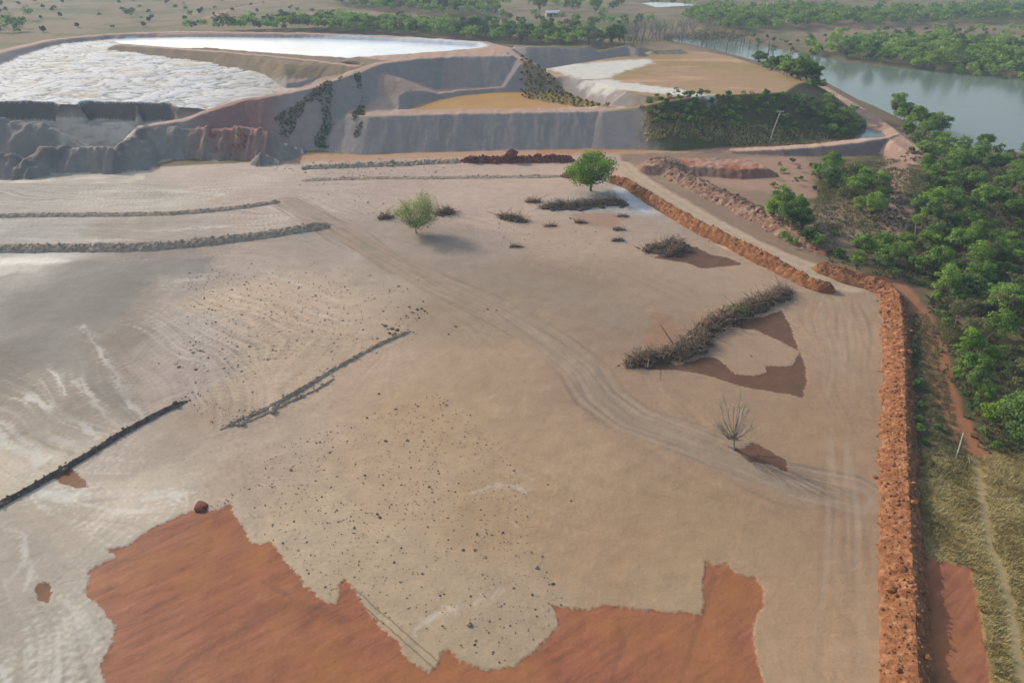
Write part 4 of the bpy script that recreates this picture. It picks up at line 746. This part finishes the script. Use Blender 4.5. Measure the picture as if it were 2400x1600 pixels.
brush('long dark brush heap with two pale logs lying on its front', [(1440,838),(1480,828),(1530,818),(1570,800),(1612,778),(1600,800),(1560,826)], 1.3, 1.15, 1400, 2, [(.38, .3, -1.3, .5, 2.6), (.40, .65, -1.25, .5, 2.5)])
brush('broad low dark brush heap below the tall bright green tree', [(1250,478),(1285,476),(1330,474),(1370,470),(1410,466),(1428,468)], 2.3, 1.3, 900, 3)
brush('small flat brush heap alone on the tan mud', [(1152,498),(1170,502),(1190,506),(1208,509)], 1.3, .75, 260, 4)
brush('dark brush heap beside a brown stain near the haul road berm', [(1482,578),(1510,572),(1540,566),(1556,562),(1560,575),(1530,588)], 1.7, 1.35, 560, 5)
brush('dark brush heap showing behind the airy pale tree', [(1003,493),(1020,490),(1040,489)], 1.4, 1.0, 220, 6)
brush('little brush heap to one side of the airy pale tree', [(872,503),(888,501),(902,500)], 1.0, .6, 120, 7)
brush('small brush scrap at one end of the broad low heap', [(1210,464),(1225,463),(1240,466)], 1.0, .5, 110, 8)
for k, (a, b, lab) in enumerate([(1422,528,'tiny dark brush tuft below the broad low heap'), (1418,553,'tiny grey brush tuft lying nearer than its dark neighbour'), (1265,520,'wispy scatter of twigs between two small heaps'), (1432,498,'dark brush scrap near the shiny wet mud'), (1185,568,'faint wisp of twigs on the open tan mud'), (1335,512,'low brush scrap in front of the broad heap')]):
    brush(lab, [(a-14, b), (a, b-1), (a+14, b)], .55, .35, 60, 20+k, ln=.8)

# ------------------------------------------------------------------ small built things, dead trees, grass
def box(T, c, s):
    c = np.array(c); s = np.array(s)/2; v = np.array([[x, y, z] for x in (-1, 1) for y in (-1, 1) for z in (-1, 1)])*s+c
    f = np.array([[0,1,3,2],[4,6,7,5],[0,4,5,1],[2,3,7,6],[0,2,6,4],[1,5,7,3]])+T.n; T.V.append(v); T.F.append(f); T.n += 8
def flatmesh(T, name, mat): return mesh_np(name, np.concatenate(T.V), np.concatenate(T.F), mat)
x, y = P(1766, 331); z = float(H(x, y)[0]); root = tag(link('utility_pole', None, None, (x, y, z)), 'tall thin pale pole in front of the scrubby slope', 'pole'); root.empty_display_size = .3
T = Tubes(); T.path([(0, 0, -.3), (.75, 0, 4.4), (1.6, .1, 8.6)], .17, .11, 8); link('shaft', T.mesh('shaft', M['concrete']), root)
T = Tubes(); box(T, (1.58, .1, 8.35), (1.9, .14, .16)); link('crossarm', flatmesh(T, 'crossarm', M['concrete']), root)
T = Tubes(); T.path([(1.35, .1, 7.5), (2.1, -.2, 7.8), (2.6, -.3, 7.6)], .05, .05, 6); box(T, (2.75, -.3, 7.55), (.5, .25, .16)); link('lamp', flatmesh(T, 'lamp', M['concrete']), root)
T = Tubes()
for dx in (-.8, 0, .8): T.seg((1.58+dx, .1, 8.42), (1.58+dx, .1, 8.7), .05, .07, 8)
link('insulator', T.mesh('insulator', M['concrete']), root)
def stick(name, label, cat, a, b, za, zb, r0, r1, mat):
    p = np.array([*P(*a), 0]); p[2] = float(H(p[0], p[1])[0]); q = np.array([*P(b[0], b[1], zb+p[2]), zb]); T = Tubes(); T.path([(0, 0, -.2), (q-p)*.5*[1, 1, 0]+[0.03, 0, zb*.5], np.array([q[0]-p[0], q[1]-p[1], zb])], r0, r1, 7)
    return tag(link(name, T.mesh(name, M[mat]), None, p), label, cat)
stick('wooden_post', 'leaning pale wooden post at the edge of wood and dry grass', 'post', (2194,1057), (2213,993), 0, 2.4, .075, .06, 'wood')
stick('wooden_post', 'short pale stake in the grass near the leaning post', 'post', (2229,1068), (2225,1050), 0, .7, .06, .05, 'wood')
stick('bare_tree', 'slim pale bare trunk standing among the bushes behind the berm corner', 'tree', (2097,575), (2104,512), 0, 4.6, .09, .05, 'pale_bark')
# low building far off on the pasture
hx, hy = P(1268, 44); hzz = float(H(hx, hy)[0]); root = tag(link('farm_shed', None, None, (hx, hy, hzz), .2), 'low shed with a pale roof far off on the pasture beside a dark tree', 'shed'); root.empty_display_size = 1
T = Tubes(); box(T, (0, 0, 1.2), (9, 5, 2.6)); link('wall', flatmesh(T, 'wall', M['wall']), root)
rv = np.array([[-5, -3.1, 2.5], [5, -3.1, 2.5], [5, 0, 3.7], [-5, 0, 3.7], [-5, 3.1, 2.5], [5, 3.1, 2.5]]); rv = np.concatenate([rv, rv+[0, 0, .12]])
link('roof', mesh_np('roof', rv, np.array([[0,1,2,3],[3,2,5,4],[9,8,7,6],[10,11,8,9],[0,6,7,1],[4,5,11,10],[1,7,8,2],[2,8,11,5],[0,3,9,6],[3,4,10,9]]), M['roof']), root)
T = Tubes(); box(T, (-1.5, -2.54, .95), (1.2, .1, 2.0)); link('door', flatmesh(T, 'door', M['pane']), root)
for dx in (-3.4, 1.2, 3.2):
    T = Tubes(); box(T, (dx, -2.54, 1.4), (1.0, .1, .9)); link('window', flatmesh(T, 'window', M['pane']), root)
# drowned trees and snags at the head of the river
g = np.random.default_rng(44); DEAD = []
for k in range(4):
    T, tips, _ = branching(60+k, 9, .5, 3, .2, 2, .36); DEAD.append(T.mesh('dead_tree', M['dead']))
    T = Tubes(); T.path([(0, 0, -2), (.1, .05, 1.5), (.25, -.1, 3.5)], .22, .1, 6); T.path([(.12, 0, 2.), (.7, .2, 3.)], .08, .04, 4); DEAD.append(T.mesh('snag', M['dead']))
poly = PP([(1395,95),(1450,78),(1540,72),(1620,76),(1690,90),(1640,97),(1560,98),(1480,106),(1420,105)]); lo, hi = poly.min(0), poly.max(0); n = 0
while n < 120:
    q = lo+(hi-lo)*g.random(2)
    if sd_poly(np.array([q[0]]), np.array([q[1]]), poly, 1e4)[0] > 0: continue
    tag(link('dead_tree', DEAD[2*(n % 4)], None, (q[0], q[1], float(H(*q)[0])), g.uniform(0, 6), g.uniform(.7, 1.25)), 'grey leafless dead tree in the drowned thicket at the river head', 'dead tree', 'dead trees at the river head'); n += 1
for k, (a, b) in enumerate([(1668,120),(1774,138),(1764,128),(1640,112),(1622,108),(1690,106),(1700,108),(1655,104),(1720,112),(1612,104),(1682,102),(1738,118),(1630,102),(1708,100)]):
    q = P(a, b, -1); tag(link('snag', DEAD[2*(k % 4)+1], None, (*q, -1.1), g.uniform(0, 6), g.uniform(1.1, 1.9)), 'dark broken snag poking out of the shallow river head', 'snag', 'snags in the river head')
for a, b in ((2075,560),(2128,520),(2215,612),(2260,470),(2300,720),(2180,640),(2330,860),(2240,820)):
    q = P(a, b); tag(link('dead_tree', DEAD[2*(a % 4)], None, (*q, float(H(*q)[0])), a*1., .55+.02*(b % 9)), 'grey leafless tree with bare branches among the green wood', 'dead tree', 'dead trees among the green wood')
def tufts(name, polys, dens, hgt, mat, seed, z=None, nb=7, w=.018, drop=None):
    g = np.random.default_rng(seed); poly = PP(polys) if z is None else np.array([P(a, b, z) for a, b in polys]); lo, hi = poly.min(0), poly.max(0)
    q = lo+(hi-lo)*g.random((int((hi-lo).prod()*dens), 2)); q = q[sd_poly(q[:, 0], q[:, 1], poly, 1e4) < 0]
    if drop is not None: q = q[drop(q) > 0]
    zz = H(q[:, 0], q[:, 1]); n = len(q); V, t = [], []
    for k in range(nb):
        a = g.uniform(0, 2*PI, n); l = hgt*g.lognormal(0, .3, n); b = np.stack([q[:, 0]+g.normal(0, .10, n), q[:, 1]+g.normal(0, .10, n), zz-.02], 1); d = np.stack([np.cos(a)*.6, np.sin(a)*.6, np.full(n, .8)], 1)*l[:, None]; s = np.stack([-np.sin(a), np.cos(a), a*0], 1)*w*(1+2*hgt)
        V.append(np.stack([b-s, b+s, b+d], 1)); t.append(np.repeat(np.clip(.5+.5*perlin(q[:, 0]*.35, q[:, 1]*.35)+g.normal(0, .2, n), 0, 1.2), 3))
    V = np.concatenate(V).reshape(-1, 3); return tag(link(name, mesh_np(name, V, np.arange(len(V)).reshape(-1, 3), M[mat], np.concatenate(t))), kind='stuff')
redi = RED[-1]; path = PP([(2235,1030),(2255,1130),(2270,1250),(2305,1330),(2330,1450),(2352,1600),(2360,1700)])
tufts('dry_grass', [(2112,1040),(2240,1050),(2360,1040),(2700,1060),(2700,1700),(2255,1700),(2118,1700)], 26, .34, 'straw', 5, w=.02, drop=lambda q: np.minimum(sd_poly(q[:, 0], q[:, 1], redi, 20)+.8*fbm(q[:, 0]*.5, q[:, 1]*.5, 2)-.1, sd_line(q[:, 0], q[:, 1], path, 20)[0]-.45+.3*perlin(q[:, 0], q[:, 1])))
tufts('green_grass', [(2092,720),(2130,720),(2165,850),(2200,980),(2240,1060),(2200,1120),(2118,1120),(2105,1000)], 14, .3, 'leaf_dry', 6)
tufts('undergrowth', [(1900,380),(2120,360),(2360,380),(2360,1050),(2250,1040),(2160,850),(2120,660),(1900,600),(1860,500)], 2.2, .45, 'leaf_dry', 7, w=.05, drop=lambda q: fbm(q[:, 0]*.1, q[:, 1]*.1, 3)+.15)
tufts('slope_grass', [(1470,322),(1560,322),(1760,320),(1900,318),(1900,332),(1700,336),(1480,340)], 3, .7, 'straw', 8, w=.05)
tufts('slope_grass', [(1300,205),(1400,232),(1395,243),(1320,232),(1210,215),(1200,185),(1240,185)], 6, .5, 'straw', 9, z=7.8, w=.05)
tufts('dam_scrub', [(618,305,4),(628,262,8),(700,245,8.8),(780,232,8),(835,240,6),(842,300,3),(832,338,.5),(780,342,.5),(640,322,2)], 9, .5, 'leaf_dry', 11, w=.022, drop=lambda q: fbm(q[:, 0]*.16, q[:, 1]*.05, 3)-.02)
tufts('dam_scrub', [(430,330,3),(460,300,6),(600,300,6),(612,345,1.5),(440,372,.5)], 4, .4, 'leaf_dry', 12, w=.025, drop=lambda q: fbm(q[:, 0]*.14, q[:, 1]*.06, 3)-.05)
tufts('water_plants', [(1590,84),(1640,76),(1720,84),(1715,90),(1640,90),(1600,98),(1560,101),(1530,102),(1560,96)], 1.5, .8, 'straw', 10, z=-1, w=.2)
# haze over the whole place
T = Tubes(); box(T, (0, 3000, 24), (7600, 7000, 58)); hz_me = flatmesh(T, 'haze', M['pane']); hz_me.materials.clear()
hm = bpy.data.materials.new('haze'); hm.use_nodes = True; hn = hm.node_tree.nodes; hn.remove(hn['Principled BSDF']); pv = hn.new('ShaderNodeVolumePrincipled'); pv.inputs['Color'].default_value = (.64, .82, 1, 1); pv.inputs['Density'].default_value = .00036; pv.inputs['Anisotropy'].default_value = 0
hm.node_tree.links.new(pv.outputs[0], hn['Material Output'].inputs['Volume']); hz_me.materials.append(hm); tag(link('haze', hz_me), kind='stuff')
